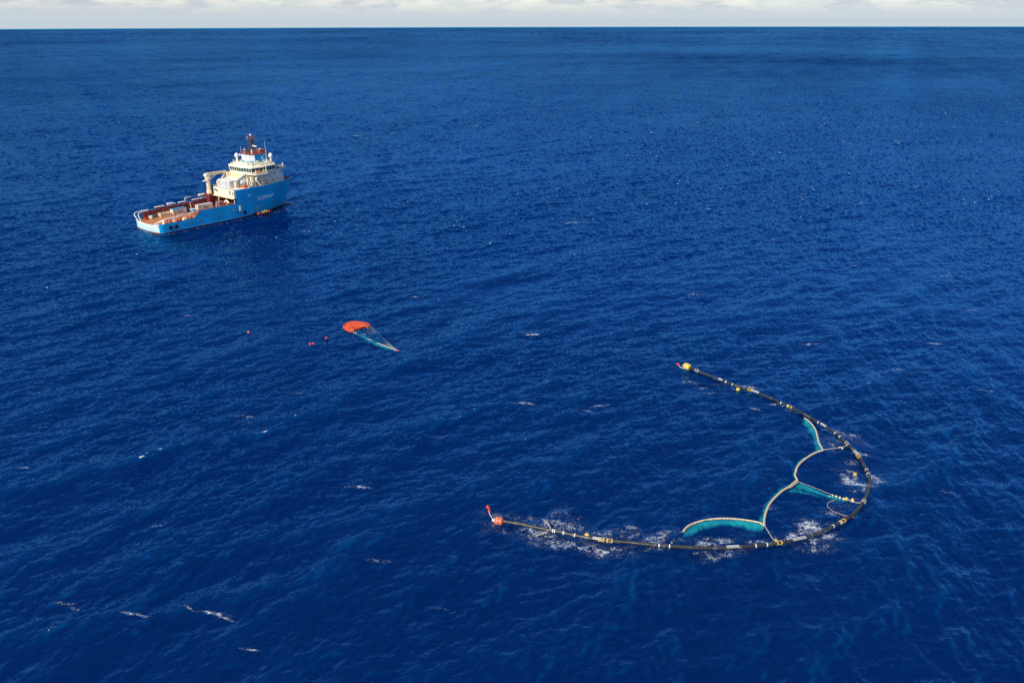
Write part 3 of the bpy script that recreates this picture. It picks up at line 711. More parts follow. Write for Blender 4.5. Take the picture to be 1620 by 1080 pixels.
railing([(37.2, 5.8, 13.25), (37.2, -10, 13.25)], 1.0); railing([(44.9, 8.8, 16.65), (44.9, -5.1, 16.65)], 1.0, 'cream')
# port crane: pedestal, knuckle boom lying forward
cr = empty('deck_crane', (0, 0, 0), 0, ship)
k = MB(); k.lathe([(1.3, 10.1), (1.25, 11.4), (1.0, 11.7), (.95, 16.0), (1.2, 16.4), (1.2, 17.6), (.8, 18.0)], (35.9, 8.0, 0), 12); k.build('pedestal', M['creamdk'], cr)
k = MB(); k.box(35.0, 37.2, 7.2, 8.9, 17.0, 18.8, .3); k.lathe([(.1, 7.1), (.9, 7.1), (.9, 9.0), (.1, 9.0)], (35.5, 0, 18.5), 12, 'y'); k.build('slewing_head', M['cream'], cr)
def beam(a, b, w0, w1, h0, h1):
    a = Vector(a); b = Vector(b); d = (b - a).normalized(); s_ = d.cross(Vector((0, 0, 1))).normalized(); u = s_.cross(d)
    k = MB(); vs = []
    for p, w_, h_ in ((a, w0, h0), (b, w1, h1)):
        for (i, j) in ((-1, -1), (1, -1), (1, 1), (-1, 1)): vs.append(p + s_ * (i * w_ / 2) + u * (j * h_ / 2))
    k.add(vs, [(0, 1, 2, 3), (4, 7, 6, 5), (0, 4, 5, 1), (1, 5, 6, 2), (2, 6, 7, 3), (3, 7, 4, 0)]); return k
beam((36.0, 8, 18.9), (45.6, 7.4, 19.2), 1.1, .8, 1.5, .9).build('boom', M['creamdk'], cr)
beam((45.4, 7.4, 19.3), (42.0, 7.0, 15.2), .8, .5, .9, .5).build('jib', M['creamdk'], cr)
beam((36.8, 8, 16.4), (40.5, 7.8, 18.4), .35, .3, .35, .3).build('boom_ram', M['white'], cr)
k = MB(); k.box(33.9, 35.0, 7.4, 9.6, 16.0, 16.2); k.build('crane_platform', M['white'], cr)
k = MB(); k.box(39.6, 41.4, 5.6, 7.0, 10, 15.8, .1); k.build('boom_rest', M['creamdk'], ship)
MB().box(41, 42.6, 5.2, 6.1, 13.3, 14.6, .1).build('roof_locker', M['orange'], ship)
# grey starboard crane
cr = empty('deck_crane', (0, 0, 0), 0, ship)
MB().lathe([(.9, 13.2), (.9, 15.4), (.7, 15.8), (.7, 16.4)], (42.2, -5.4, 0), 12).build('pedestal', M['grey'], cr)
beam((41.6, -5.4, 15.9), (52.2, -4.6, 20.0), 1.2, 1.0, .8, 1.5).build('boom', M['grey'], cr)
beam((44.8, -5.2, 15.2), (50.6, -4.9, 18.6), .4, .3, .5, .35).build('boom_ram', M['greyw'], cr)
k = MB(); k.box(41.2, 42.8, -6.4, -4.6, 14.2, 16.0, .15); k.build('crane_cab', M['creamdk'], cr)
for c_ in (cr,): tag(c_, 'grey boom crane on the starboard roof')
# enclosed lifeboat in grey with pale roof
lb = empty('lifeboat', (0, 0, 0), 0, ship)
k = MB(); k.lathe([(.1, 43.6), (.9, 44.0), (1.3, 45.2), (1.35, 47.4), (1.0, 48.9), (.2, 49.6)], (0, -5.8, 15.2), 14, 'x'); k.build('lifeboat_hull', M['grey'], lb, True)
k = MB(); k.box(44.4, 48.6, -6.7, -5.2, 16.0, 16.5, .25); k.build('lifeboat_canopy', M['white'], lb)
for (x, y, a) in ((46.2, -8.4, 3.6), (48.3, -8.2, 3.8)):
    k = MB(); k.tube([(x, y, 13.2), (x + .1, y, 13.2 + a), (x + .5, y + .8, 13.9 + a)], [.42, .36, .22], 8); k.build('davit_post', M['cream'], ship, True)
MB().box(43.6, 45.5, -9.2, -7.6, 12.3, 14.4, .1).build('roof_locker', M['orange'], ship)
MB().box(45.9, 48.2, -9.9, -8.9, 12.3, 14.0).build('spray_screen', M['grey'], ship)
# white rescue davit shaped like a leaning arch
k = MB(); k.tube(smooth([(52.8, -9.4, 12.6), (50.9, -9.2, 15.6), (50.6, -9.0, 16.6), (51.6, -8.9, 17.4), (53.4, -8.8, 18.2)], n=4), .42, 8)
k.tube([(54.6, -9.2, 12.6), (53.6, -9.0, 15.4), (53.2, -8.9, 17.6)], .26, 7); k.lathe([(.1, -9.2), (.7, -9.2), (.7, -8.4), (.1, -8.4)], (53.5, 0, 18.0), 12, 'y'); k.build('rescue_davit', M['white'], ship, True)
for (x, y, z0, h_, r_, mm) in ((55.6, -7.6, 12.3, 2.6, .5, 'creamdk'), (56.8, -8.6, 12.3, 1.8, .45, 'creamdk'), (58.4, -8.2, 12.3, 3.0, .4, 'cream'), (49.8, -7.4, 12.3, 4.6, .35, 'cream'), (57.5, -7.4, 12.3, 1.5, .8, 'green')):
    MB().lathe([(r_, z0), (r_, z0 + h_ - r_ * .4), (r_ * .6, z0 + h_)], (x, y, 0), 10).build('vent', M[mm], ship)
for (x, y) in ((49, -9.0), (51.5, -9.4), (56.2, -9.2)): MB().box(x - .7, x + .7, y - .5, y + .5, 12.3, 13.2, .08).build('deck_locker', M['orange'], ship)

# accommodation tower
tw = MB(); ring = [(50, -7.0), (56, -7.6), (67, -6.8), (69.6, -4.6), (70.4, 0), (69.6, 4.6), (67, 6.8), (56, 7.6), (50, 7.6)]
top = [(50, -6.6), (56, -7.4), (66.4, -6.6), (68.6, -4.4), (69.4, 0), (68.6, 4.4), (66.4, 6.6), (56, 7.4), (50, 7.4)]
tower = tw.prism(ring, 12.26, 19.0, top=top).build('accommodation_block', M['greyw'], ship)
# cream after wall, the shelter between wheelhouse and deck
MB().box(47.6, 49.9, -5.6, 6.8, 13.26, 18.6, .05).build('after_house', M['creamdk'], ship)
MB().box(50.2, 55.4, -7.55, -7.0, 12.4, 18.6, .05).build('side_house', M['creamdk'], ship)
for (x, z) in ((58.0, 17.4), (62.6, 17.6), (66.2, 18.0), (57.0, 14.6), (58.6, 14.7), (64.0, 14.9), (61.2, 14.6)):
    y = -7.55 + max(0, (x - 56)) * .068
    window(tower, x, y, z, .42, .5, 's', 'grey')
MB().box(66.6, 69.9, -6.2, 6.2, 19.0, 20.1).build('breakwater', M['greyw'], ship)
k = MB(); k.bar((69.6, -4.4, 20), (69.6, -4.4, 21.2), .3); k.build('searchlight', M['white'], ship)
for y in (4.6, 2.4, .2, -2.2, -4.2): window(ship, 47.6, y, 15.8, .8, .9, 'a')

# wheelhouse: eight-sided with wings, slanting windows all round
WR = [(47.4, 6.4), (47.4, -2.6), (49.0, -8.6), (54.8, -9.4), (62.4, -8.0), (65.0, -4.4), (65.4, 0), (65.0, 4.4), (62.4, 8.0), (52, 9.6), (48.4, 8.6)][::-1]
cxw, cyw = 56.0, 0.0
def scale_ring(r, k, kx=None): return [(cxw + (x - cxw) * (kx or k), cyw + (y - cyw) * k) for x, y in r]
wh = MB().prism(scale_ring(WR, .97), 18.6, 19.75, top=WR).build('wheelhouse', M['cream'], ship)
MB().prism(scale_ring(WR, 1.03), 21.55, 22.15, top=scale_ring(WR, 1.02), bev=.15).build('wheelhouse_roof', M['cream'], wh)
MB().prism(scale_ring(WR, .93), 19.7, 21.6).build('window_band', M['glass'], wh)
nW = 0
for i in range(len(WR)):
    a = Vector((*WR[i], 0)); b = Vector((*WR[(i + 1) % len(WR)], 0)); L_ = (b - a).length; n = max(1, round(L_ / 1.75))
    d = (b - a).normalized(); nn = Vector((d.y, -d.x, 0))
    if nn.dot(a - Vector((cxw, cyw, 0))) < 0: nn = -nn
    for j in range(n):
        p = a + d * (L_ * (j + .06) / n); q = a + d * (L_ * (j + .94) / n); lo = -nn * .18; hi = nn * .1
        g_ = MB(); vs = [p + lo + Vector((0, 0, 19.72)), q + lo + Vector((0, 0, 19.72)), q + hi + Vector((0, 0, 21.56)), p + hi + Vector((0, 0, 21.56))]
        vs += [v - nn * .06 for v in vs]; g_.add(vs, [(0, 1, 2, 3), (7, 6, 5, 4), (0, 4, 5, 1), (1, 5, 6, 2), (2, 6, 7, 3), (3, 7, 4, 0)]); g_.build('window', M['glass'], wh)
        MB().bar(a + d * (L_ * j / n) + lo * .8 + Vector((0, 0, 19.7)), a + d * (L_ * j / n) + hi * 1.1 + Vector((0, 0, 21.6)), .11, 5).build('mullion', M['cream'], wh)
# bridge wing gallery on the starboard quarter
k = MB(); k.prism([(48.2, -5.0), (50, -10.6), (56.4, -10.8), (56.4, -8.4), (50.5, -8.0)], 18.45, 18.75); wg = k.build('wing_gallery', M['cream'], ship)
railing([(48.2, -5.0, 18.75), (50, -10.5, 18.75), (56.3, -10.7, 18.75)], 1.05, 'cream', wg)
MB().box(52.2, 53.4, -10.0, -9.3, 18.76, 20.2, .05).build('wing_locker', M['orange'], wg)
MB().box(50.4, 51.8, -9.9, -9.2, 18.76, 20.3, .05).build('wing_locker', M['creamdk'], wg)
k = MB(); k.tube([(56.0, -10.4, 18.0), (56.2, -9.4, 24.6)], .16, 6); k.box(55.7, 56.7, -9.9, -9.1, 24.4, 24.9); k.build('signal_post', M['white'], ship)

# top deck with its rails and boxes
R3 = scale_ring(WR, .82)
MB().prism(R3, 22.1, 23.0, top=scale_ring(WR, .80)).build('top_deck', M['cream'], ship)
railing([(*p, 23.0) for p in R3 + R3[:1]], 1.0, 'cream')
rnd = random.Random(5)
for i in range(14):
    x, y = rnd.uniform(49.5, 62), rnd.choice((-1, 1)) * rnd.uniform(4.6, 6.4)
    MB().box(x - .5, x + .5, y - .4, y + .4, 23.0, 23.0 + rnd.uniform(.4, 1.1), .06).build('deck_locker', M[rnd.choice(('cream', 'white', 'grey', 'creamdk'))], ship)
for i in range(6):
    y = 6.8 - i * .1; x = 48.9 + i * .5
    MB().lathe([(.1, x), (.34, x + .05), (.34, x + .35), (.1, x + .4)], (0, 7.6 - i * .05, 22.5), 10, 'x').build('life_raft', M['white'], ship)
# funnel casing
k = MB(); CR = [(52.6, 3.4), (52.6, -2.9), (54.4, -4.4), (60.6, -4.4), (62.4, -2.9), (62.4, 3.4), (60.6, 4.6), (54.4, 4.6)][::-1]
fc = k.prism(CR, 23.0, 26.9, top=scale_ring(CR, 1.04)).build('funnel_casing', M['cyan'], ship)
MB().box(52.40, 52.50, .5, 3.3, 23.9, 26.7).build('casing_panel', M['pwhite'], fc); MB().box(52.40, 52.50, -2.9, -.7, 23.9, 26.7).build('casing_panel', M['pwhite'], fc)
MB().box(52.25, 52.55, -.6, .4, 23.0, 26.8).build('casing_trunk', M['creamdk'], fc)
k = MB(); k.add([(54.3, -4.58, 24.0), (52.5, -3.08, 24.0), (52.4, -3.15, 26.7), (54.2, -4.66, 26.7)], [(0, 1, 2, 3)]); k.build('casing_panel', M['pwhite'], fc)
k = MB(); vs = []
for i in range(14):                          # seven-pointed white star on the casing
    a_ = 2 * math.pi * i / 14 + math.pi / 2; r_ = .85 if i % 2 == 0 else .42; vs.append((58.2 + r_ * math.cos(a_), -4.68, 25.2 + r_ * math.sin(a_)))
vs.append((58.2, -4.68, 25.2)); k.add(vs, [(i, (i + 1) % 14, 14) for i in range(14)]); k.build('emblem', M['pwhite'], fc)
MB().prism(scale_ring(CR, 1.06), 26.9, 27.2).build('casing_rim', M['deckred'], fc)
railing([(*p, 27.2) for p in scale_ring(CR, 1.03) + scale_ring(CR, 1.03)[:1]], 1.0, 'deckred', fc)
for (x, y) in ((54.0, 2.6), (54.4, -2.6), (60.8, 2.6), (60.6, -2.6)):
    MB().lathe([(.5, 26.9), (.5, 28.6), (.35, 28.7), (.35, 29.3)], (x, y, 0), 10).build('exhaust_pipe', M['creamdk'] if x < 60 else M['deckred'], fc)
MB().box(53.2, 55.4, 1.0, 3.8, 28.3, 28.6).build('casing_platform', M['mast'], fc)
MB().box(58.4, 60.0, -3.6, -2.2, 27.2, 28.5, .1).build('casing_locker', M['deckred'], fc)
# lattice mast
ms_ = empty('mast', (0, 0, 0), 0, ship)
k = MB(); B0, B1, z0, z1 = 1.25, .8, 26.9, 34.0; cxm = 56.4
def mc(i, t_): s_ = B0 + (B1 - B0) * t_; sgn = ((-1, -1), (1, -1), (1, 1), (-1, 1))[i % 4]; return Vector((cxm + sgn[0] * s_, sgn[1] * s_, z0 + (z1 - z0) * t_))
for i in range(4): k.bar(mc(i, 0), mc(i, 1), .15, 5)
for lv in range(6):
    a_, b2 = lv / 6, (lv + 1) / 6
    for i in range(4): k.bar(mc(i, b2), mc(i + 1, b2), .08, 4); k.bar(mc(i, a_), mc(i + 1, b2), .07, 4)
k.build('lattice', M['mast'], ms_)
MB().bar((cxm - .1, 0, 26.9), (cxm - .1, 0, 35.2), .28, 8).build('mast_pole', M['mast'], ms_)
MB().box(cxm - 1.6, cxm + 1.6, -2.4, 2.4, 33.4, 33.55).build('mast_platform', M['mast'], ms_)
railing([(cxm - 1.6, -2.4, 33.5), (cxm + 1.6, -2.4, 33.5), (cxm + 1.6, 2.4, 33.5), (cxm - 1.6, 2.4, 33.5), (cxm - 1.6, -2.4, 33.5)], 1.0, 'mast', ms_, gap=.8)
k = MB(); k.tube([(cxm, -3.2, 35), (cxm, 3.2, 35)], .09, 5)
for y in (-3.1, -1.6, 1.6, 3.1): k.bar((cxm, y, 33.6), (cxm, y, 35.6), .07, 4)
k.build('yard', M['mast'], ms_)
for (x, y, z, rr, mm) in ((cxm, 0, 35.5, .5, 'white'), (cxm + .6, -1.4, 34.7, .38, 'redp'), (cxm - .8, 1.6, 34.4, .3, 'white')): MB().ball((x, y, z), rr, 10, 6).build('mast_lamp', M[mm], ms_, True)
MB().box(cxm + .5, cxm + 2.6, -2.2, -1.9, 29.6, 29.75).build('radar_arm', M['mast'], ms_)
MB().box(cxm - .3, cxm + .3, -3.9, -.4, 30.4, 30.85, .1).build('radar_scanner', M['white'], ms_)
MB().box(cxm + 1.5, cxm + 2.2, -4.2, -.2, 28.9, 29.35, .1).build('radar_scanner', M['white'], ms_)
MB().bar((cxm + 1.8, -2.2, 27.1), (cxm + 1.8, -2.2, 28.9), .16).build('radar_post', M['grey'], ms_)
for (x, y) in ((52.2, 7.0), (62.0, -6.2)):
    dm = MB().lathe([(.5, 22.9), (.4, 24.6), (.75, 24.9)], (x, y, 0), 10).build('radome_pedestal', M['cream'], ship)
    MB().lathe([(.5, 24.8), (.98, 25.3), (1.02, 26.0), (.85, 26.6), (.5, 27.0), (.05, 27.1)], (x, y, 0), 16).build('radome', M['white'], dm, True)
MB().ball((53.6, 6.2, 26.0), .55, 10, 7).build('radome', M['white'], ship, True)
for (x, y, z0_, z1_) in ((53.8, 5.2, 23, 30.2), (60.0, -5.6, 23, 33.2), (75.2, 0, 12.3, 17.0)):
    MB().tube([(x, y, z0_), (x + .05, y, z0_ * .4 + z1_ * .6), (x - .1, y + .1, z1_)], [.13, .08, .04], 5).build('whip_antenna', M['white'], ship)
k = MB(); k.lathe([(.9, 12.26), (.9, 12.9), (.5, 13.3)], (72.4, 1.4, 0), 10); k.lathe([(.9, 12.26), (.9, 12.9), (.5, 13.3)], (72.4, -1.6, 0), 10); k.box(70.8, 71.6, -2.4, 2.4, 12.26, 13.4, .1); k.build('windlass', M['dgrey'], ship)

# ------------------------------------------------------------------ cargo standing on the deck (things of their own)
SH = ship.matrix_basis.copy() if False else (Matrix.Translation((-159.16, 344.08, 0)) @ Matrix.Rotation(HEAD, 4, 'Z'))
def on_ship(x, y, z): return SH @ Vector((x, y, z))
def container(x, y, rz, label, lx=6.1, h=2.6, top='greyw', side='greyw', end='cream'):
    e = empty('shipping_container', on_ship(x, y, 3.62), HEAD + rz); tag(e, label, 'container', 'containers on the aft deck')
    MB().box(-lx / 2, lx / 2, -1.2, 1.2, .08, h - .08).build('container_body', M[side], e)
    n = int(lx / .42)
    rb = MB()
    for s in (-1, 1):
        for i in range(n):
            xx = -lx / 2 + .3 + i * (lx - .6) / (n - 1); rb.box(xx - .08, xx + .08, min(s * 1.2, s * 1.25), max(s * 1.2, s * 1.25), .2, h - .2)
    rb.build('corrugation', M[side], e)
    MB().box(-lx / 2 - .05, lx / 2 + .05, -1.26, 1.26, h - .08, h + .02).build('container_roof', M[top], e)
    for xx in (-lx / 2 - .06, lx / 2 - .08):
        for yy in (-1.28, 1.14): MB().box(xx, xx + .14, yy, yy + .14, 0, h + .03).build('corner_post', M[end], e)
    for yy in (-1.1, .05): MB().box(-lx / 2 - .07, -lx / 2 - .02, yy, yy + 1.05, .15, h - .15).build('container_door', M[end], e)
    for yy in (-.85, -.3, .3, .85): MB().bar((-lx / 2 - .1, yy, .2), (-lx / 2 - .1, yy, h - .2), .035, 4).build('lock_bar', M['grey'], e)
    MB().box(-.9, 1.6, -1.275, -1.255, h * .38, h * .55).build('side_print', M['mast'], e)
    return e
container(18.2, 6.8, .01, 'pale container with cyan roof edge, nearer the stern', lx=6.4, top='cyan')
container(30.8, 5.8, -.04, 'pale container with pale roof, nearer the deckhouse', lx=7.4)
# open timber-coloured cargo basket
e = empty('cargo_basket', on_ship(11.6, 7.2, 3.62), HEAD); tag(e, 'tan open cargo basket by the port rail, just aft of a container', 'basket')
MB().box(-2.4, 2.4, -1.1, 1.1, .1, .3).build('floor', M['creamdk'], e)
for (a, b, c_, d) in ((-2.4, 2.4, -1.1, -1.0), (-2.4, 2.4, 1.0, 1.1), (-2.4, -2.3, -.99, .99), (2.3, 2.4, -.99, .99)): MB().box(a, b, c_, d, .3, 1.5).build('side_panel', M['creamdk'], e)
k = MB(); k.tube([(-2.4, -1.1, 1.6), (2.4, -1.1, 1.6), (2.4, 1.1, 1.6), (-2.4, 1.1, 1.6)], .1, 5, closed=True)
for (a, b) in ((-2.4, -1.1), (2.4, -1.1), (2.4, 1.1), (-2.4, 1.1)): k.bar((a, b, 0), (a, b, 1.7), .1, 5)
k.build('basket_frame', M['cream'], e)
# drums and reels
def reel(x, y, mat, label, r=.9, w_=1.3, cat='reel'):
    e = empty('hose_reel', on_ship(x, y, 3.62), HEAD + .2); tag(e, label, cat)
    MB().lathe([(r * .5, -w_ / 2), (r * .5, w_ / 2)], (0, 0, r), 14, 'y').build('drum', mat, e)
    for s in (-1, 1): MB().lathe([(.05, s * w_ / 2 - .06), (r, s * w_ / 2 - .06), (r, s * w_ / 2 + .06), (.05, s * w_ / 2 + .06)], (0, 0, r), 16, 'y').build('flange', mat, e)
reel(7.8, 8.0, M['dgrey'], 'dark hose reel beside the port rail near the stern'); reel(22.6, 7.4, M['dgrey'], 'dark round reel between the two deck containers', 1.1, 1.5)
k = MB(); k.lathe([(.75, 0), (.8, .1), (.75, .7), (.8, 1.4), (.7, 1.5)], (0, 0, 0), 16)
tag(k.build('steel_drum', M['greyw'], None, True, on_ship(5.0, 6.6, 3.62)), 'pale grey drum standing on the aft deck near the stern', 'drum')
k = MB(); k.box(-.8, .8, -.7, .7, 0, 1.1, .12); o = k.build('tool_crate', M['cyan'], None, False, on_ship(24.4, 5.2, 3.62)); o.rotation_euler = (0, 0, HEAD); tag(o, 'blue crate on deck between the two pale containers', 'crate')
k = MB(); k.box(-.6, .6, -.6, .6, 0, 1.0, .1); o = k.build('tool_crate', M['redp'], None, False, on_ship(2.6, 6.9, 3.62)); o.rotation_euler = (0, 0, HEAD); tag(o, 'small red crate at the port stern corner of the deck', 'crate')
rnd = random.Random(11)
for i, (x, y, mm, lab) in enumerate(((9.5, -7.9, 'orange', 'orange box by the stanchions of the low starboard rail'), (12.6, -7.9, 'cream', 'cream box inside the low starboard rail'), (31.6, -4.2, 'grey', 'grey box on the deck abaft the winch recess'), (28.0, -6.8, 'deckred', 'rust red box inside the raised starboard rail'))):
    k = MB(); k.box(-.9, .9, -.6, .6, 0, rnd.uniform(.7, 1.1), .08); k.box(-.95, .95, -.65, .65, .35, .42); o = k.build('deck_box', M[mm], None, False, on_ship(x, y, 3.62)); o.rotation_euler = (0, 0, HEAD + rnd.uniform(-.2, .2)); tag(o, lab, 'box')

# ------------------------------------------------------------------ people
def person_mesh(seated):
    J = dict(pel=(0, 0, .95), bel=(0, 0, 1.12), che=(.02, 0, 1.34), nec=(.02, 0, 1.50), hea=(.04, 0, 1.62), top=(.04, 0, 1.74))
    R = dict(pel=.15, bel=.14, che=.17, nec=.062, hea=.098, top=.085)
    E_ = [('pel', 'bel'), ('bel', 'che'), ('che', 'nec'), ('nec', 'hea'), ('hea', 'top')]
    for s, t_ in ((1, 'l'), (-1, 'r')):
        J['sh' + t_] = (.02, s * .20, 1.40); J['elb' + t_] = (.10, s * .27, 1.14); J['wri' + t_] = (.30, s * .22, 1.05); J['han' + t_] = (.38, s * .20, 1.06)
        R['sh' + t_] = .075; R['elb' + t_] = .055; R['wri' + t_] = .04; R['han' + t_] = .045
        E_ += [('che', 'sh' + t_), ('sh' + t_, 'elb' + t_), ('elb' + t_, 'wri' + t_), ('wri' + t_, 'han' + t_)]
        if seated: L = ((0, s * .10, .92), (.42, s * .13, .93), (.48, s * .13, .50), (.60, s * .13, .46))
        else: L = ((0, s * .10, .88), (.03, s * .13, .48), (-.02, s * .13, .09), (.14, s * .14, .05))
        for n_, p_, r_ in zip(('hip', 'kne', 'ank', 'toe'), L, (.10, .07, .05, .05)): J[n_ + t_] = p_; R[n_ + t_] = r_
        E_ += [('pel', 'hip' + t_), ('hip' + t_, 'kne' + t_), ('kne' + t_, 'ank' + t_), ('ank' + t_, 'toe' + t_)]
    keys = list(J); me = bpy.data.meshes.new('person'); me.from_pydata([J[k_] for k_ in keys], [(keys.index(a), keys.index(b)) for a, b in E_], [])
    ob = bpy.data.objects.new('person_tmp', me); C.objects.link(ob)
    sk = ob.modifiers.new('s', 'SKIN')
    for i, k_ in enumerate(keys): me.skin_vertices[0].data[i].radius = (R[k_], R[k_]); me.skin_vertices[0].data[i].use_root = (i == 0)
    ss = ob.modifiers.new('u', 'SUBSURF'); ss.levels = 1; ss.render_levels = 1
    bpy.context.view_layer.update()
    out = bpy.data.meshes.new_from_object(ob.evaluated_get(bpy.context.evaluated_depsgraph_get())); bpy.data.objects.remove(ob)
    out.name = 'person_body'; out.materials.clear()
    for m_ in ('hiviz', 'navy', 'skin'): out.materials.append(M[m_])
    for p in out.polygons:
        c = p.center; p.use_smooth = True
        p.material_index = 2 if c.z > 1.50 or c.x > .33 and c.z > 1.0 else (1 if c.z < .98 else 0)
    return out
PS, PT = person_mesh(True), person_mesh(False)
def person(p, rz, label, seated=False, helmet='yellow', group=None, coat=None):
    e = empty('person', p, rz); tag(e, label, 'person', group)
    me = PS if seated else PT
    if coat: me = me.copy(); me.materials[0] = M[coat]
    b = bpy.data.objects.new('body', me); C.objects.link(b); b.parent = e
    MB().lathe([(.135, 1.66), (.13, 1.70), (.125, 1.76), (.09, 1.82), (.02, 1.84)], (.04, 0, 0), 12).build('helmet', M[helmet], e, True)
    if seated: b.location.z -= .45; e.children[1].location.z -= .45
    return e
person(on_ship(54.6, -10.0, 18.76), HEAD + 3.6, 'person in lime jacket standing at the forward end of the bridge wing gallery', helmet='hiviz', group='crew on the bridge wing')
person(on_ship(55.6, -9.9, 18.76), HEAD + 3.9, 'person in lime jacket beside the white signal post of the bridge wing', helmet='hiviz', group='crew on the bridge wing')
person(on_ship(59.8, -8.7, 12.28), HEAD + 4.2, 'person in lime jacket on the foredeck beside the grey tower wall', helmet='hiviz')
person(on_ship(3.2, 5.2, 3.64), HEAD + 4.4, 'person in lime jacket on the aft deck at the port stern corner', helmet='hiviz')

# ------------------------------------------------------------------ rescue boat alongside
BX, BY = 51.5, -10.4
rb = empty('rescue_boat', on_ship(BX, BY, 0.1), HEAD - .10); tag(rb, 'small red inflatable rescue boat lying alongside the blue hull', 'boat')
pts = [(-3.3, 1.05, .45), (0, 1.12, .48), (2.2, .95, .55), (3.3, .45, .75), (3.65, 0, .85), (3.3, -.45, .75), (2.2, -.95, .55), (0, -1.12, .48), (-3.3, -1.05, .45)]
P_ = smooth(pts, n=4); MB().tube(P_, [.20] + [.30] * (len(P_) - 2) + [.20], 10).build('inflatable_collar', M['boatred'], rb, True)
k = MB(); hx = [-3.2, -1, 1, 2.4, 3.4]; hb = [1.0, 1.05, .95, .7, .1]
vs = []
for x, b2 in zip(hx, hb): vs += [(x, -b2, .35), (x, 0, -.4 + max(0, x - 1) * .25), (x, b2, .35), (x, 0, .22)]
fs = []
for i in range(4):
    for j in range(4): fs.append((i * 4 + j, i * 4 + (j + 1) % 4, (i + 1) * 4 + (j + 1) % 4, (i + 1) * 4 + j))
fs += [(0, 1, 2, 3), (16, 19, 18, 17)]; k.add(vs, fs); k.build('boat_hull', M['boatred'], rb)
MB().box(-.6, .3, -.3, .3, .3, 1.25, .08).build('console', M['greyw'], rb)
MB().box(-3.2, -1.9, -.5, .5, .3, .95, .1).build('engine_box', M['dgrey'], rb)
k = MB(); k.tube([(-3.0, -.8, .5), (-3.0, -.7, 2.2), (-3.0, .7, 2.2), (-3.0, .8, .5)], .06, 5); k.build('boat_arch', M['dgrey'], rb)
MB().box(-1.6, -.8, -.3, .3, .25, .78, .06).build('seat', M['black'], rb); MB().box(.6, 1.9, -.3, .3, .25, .78, .06).build('seat', M['black'], rb)
def in_boat(x, y, z): return (Matrix.Translation(on_ship(BX, BY, .1)) @ Matrix.Rotation(HEAD - .10, 4, 'Z')) @ Vector((x, y, z))
person(in_boat(-1.3, 0, .30), HEAD, 'helmsman seated behind the console of the red rescue boat', True, 'redp', coat='navy')
person(in_boat(.8, .1, .30), HEAD, 'person in lime jacket and white helmet amidships in the rescue boat', True, 'white')
person(in_boat(1.7, -.1, .30), HEAD, 'person in lime jacket and yellow helmet nearest the rescue boat bow', True, 'yellow')
person(in_boat(-2.3, .45, .42), HEAD + .8, 'person in dark clothing at the stern of the red rescue boat', True, 'orange', coat='navy')



# ------------------------------------------------------------------ floating barrier
M['pipe'] = pm('black_polyethylene', (0.030, 0.029, 0.030), 0.42, 0.25, 0.25, stain=(0.16, 0.14, 0.12), stain_amt=.45)
M['band'] = pm('reflective_band', (0.80, 0.80, 0.78), 0.5, 0.08, 3)
M['clamp'] = pm('yellow_clamp', (0.56, 0.38, 0.07), 0.5, 0.15, 2, stain=(0.4, 0.25, 0.06), stain_amt=.3)
M['boomc'] = pm('boom_cream', (0.74, 0.60, 0.38), 0.6, 0.12, 1.6, stain=(0.42, 0.30, 0.18), stain_amt=.3)
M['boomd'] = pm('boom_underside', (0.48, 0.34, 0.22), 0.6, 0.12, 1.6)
M['rope'] = pm('grey_rope', (0.42, 0.40, 0.34), 0.8, 0.2, 2)
M['whiterope'] = pm('white_rope', (0.72, 0.72, 0.66), 0.7, 0.12, 2)
M['redbuoy'] = pm('buoy_red', (0.68, 0.035, 0.04), 0.35, 0.1, 2)

PIPE_PX = [(791, 824.2), (817.9, 828.1), (842.6, 833.2), (865.7, 837.3), (888.9, 841.3), (910.5, 845.6), (935.2, 850.2), (950.6, 853.1), (966, 855.6), (995.8, 858.7), (1010.9, 861), (1041.7, 864.1), (1072.6, 866.1), (1103.5, 867.2), (1134.3, 867.5), (1157.5, 866.5), (1196, 863.9), (1210.8, 862.2), (1231.7, 858.8), (1256.7, 853.9), (1273.3, 849.7), (1294.2, 842.8), (1315, 833), (1331.7, 825.0), (1345.6, 817.5), (1356.7, 808), (1365.7, 795.6), (1371.9, 781.7), (1375.2, 767.8), (1374.8, 755), (1371.9, 743.8), (1366.4, 733.1), (1359.4, 723.0), (1349.7, 712.2), (1340, 702.5), (1328.9, 691.6), (1315, 681), (1295.6, 669.2), (1273.3, 656.7), (1251.1, 645.9), (1237.2, 640), (1222.8, 632.8), (1194.4, 620.5), (1173.5, 612.5), (1148.8, 603.8), (1124.1, 594.6), (1105.6, 588.4), (1088, 581.8)]
ZC = 0.28
raw = smooth([at(x, y, ZC + .1) for x, y in PIPE_PX], n=8)
def swell(p): return sea_height(p.x, p.y)
hs = np.array([swell(p) for p in raw]); kk = np.ones(25) / 25; hs = np.convolve(np.pad(hs, 12, mode='edge'), kk, 'valid')
PIPE = [Vector((p.x, p.y, ZC + .22 + float(h_) * .75)) for p, h_ in zip(raw, hs)]
PR = 0.315
bar_ = empty('floating_barrier', PIPE[len(PIPE) // 2].copy()); tag(bar_, 'long black plastic pipe floating in a horseshoe curve with white and yellow bands', 'barrier')
OFF = -bar_.location
def loc(p): return Vector(p) + OFF
MB().tube([loc(p) for p in PIPE], PR, 14).build('pipe', M['pipe'], bar_, True)
def near(px_, py_):
    q = at(px_, py_, ZC); i = min(range(len(PIPE)), key=lambda i: (PIPE[i].xy - q.xy).length); i = min(max(i, 1), len(PIPE) - 2)
    d = (PIPE[i + 1] - PIPE[i - 1]).normalized(); pr = PIPE[i] + d * (q - PIPE[i]).dot(d); return pr, d
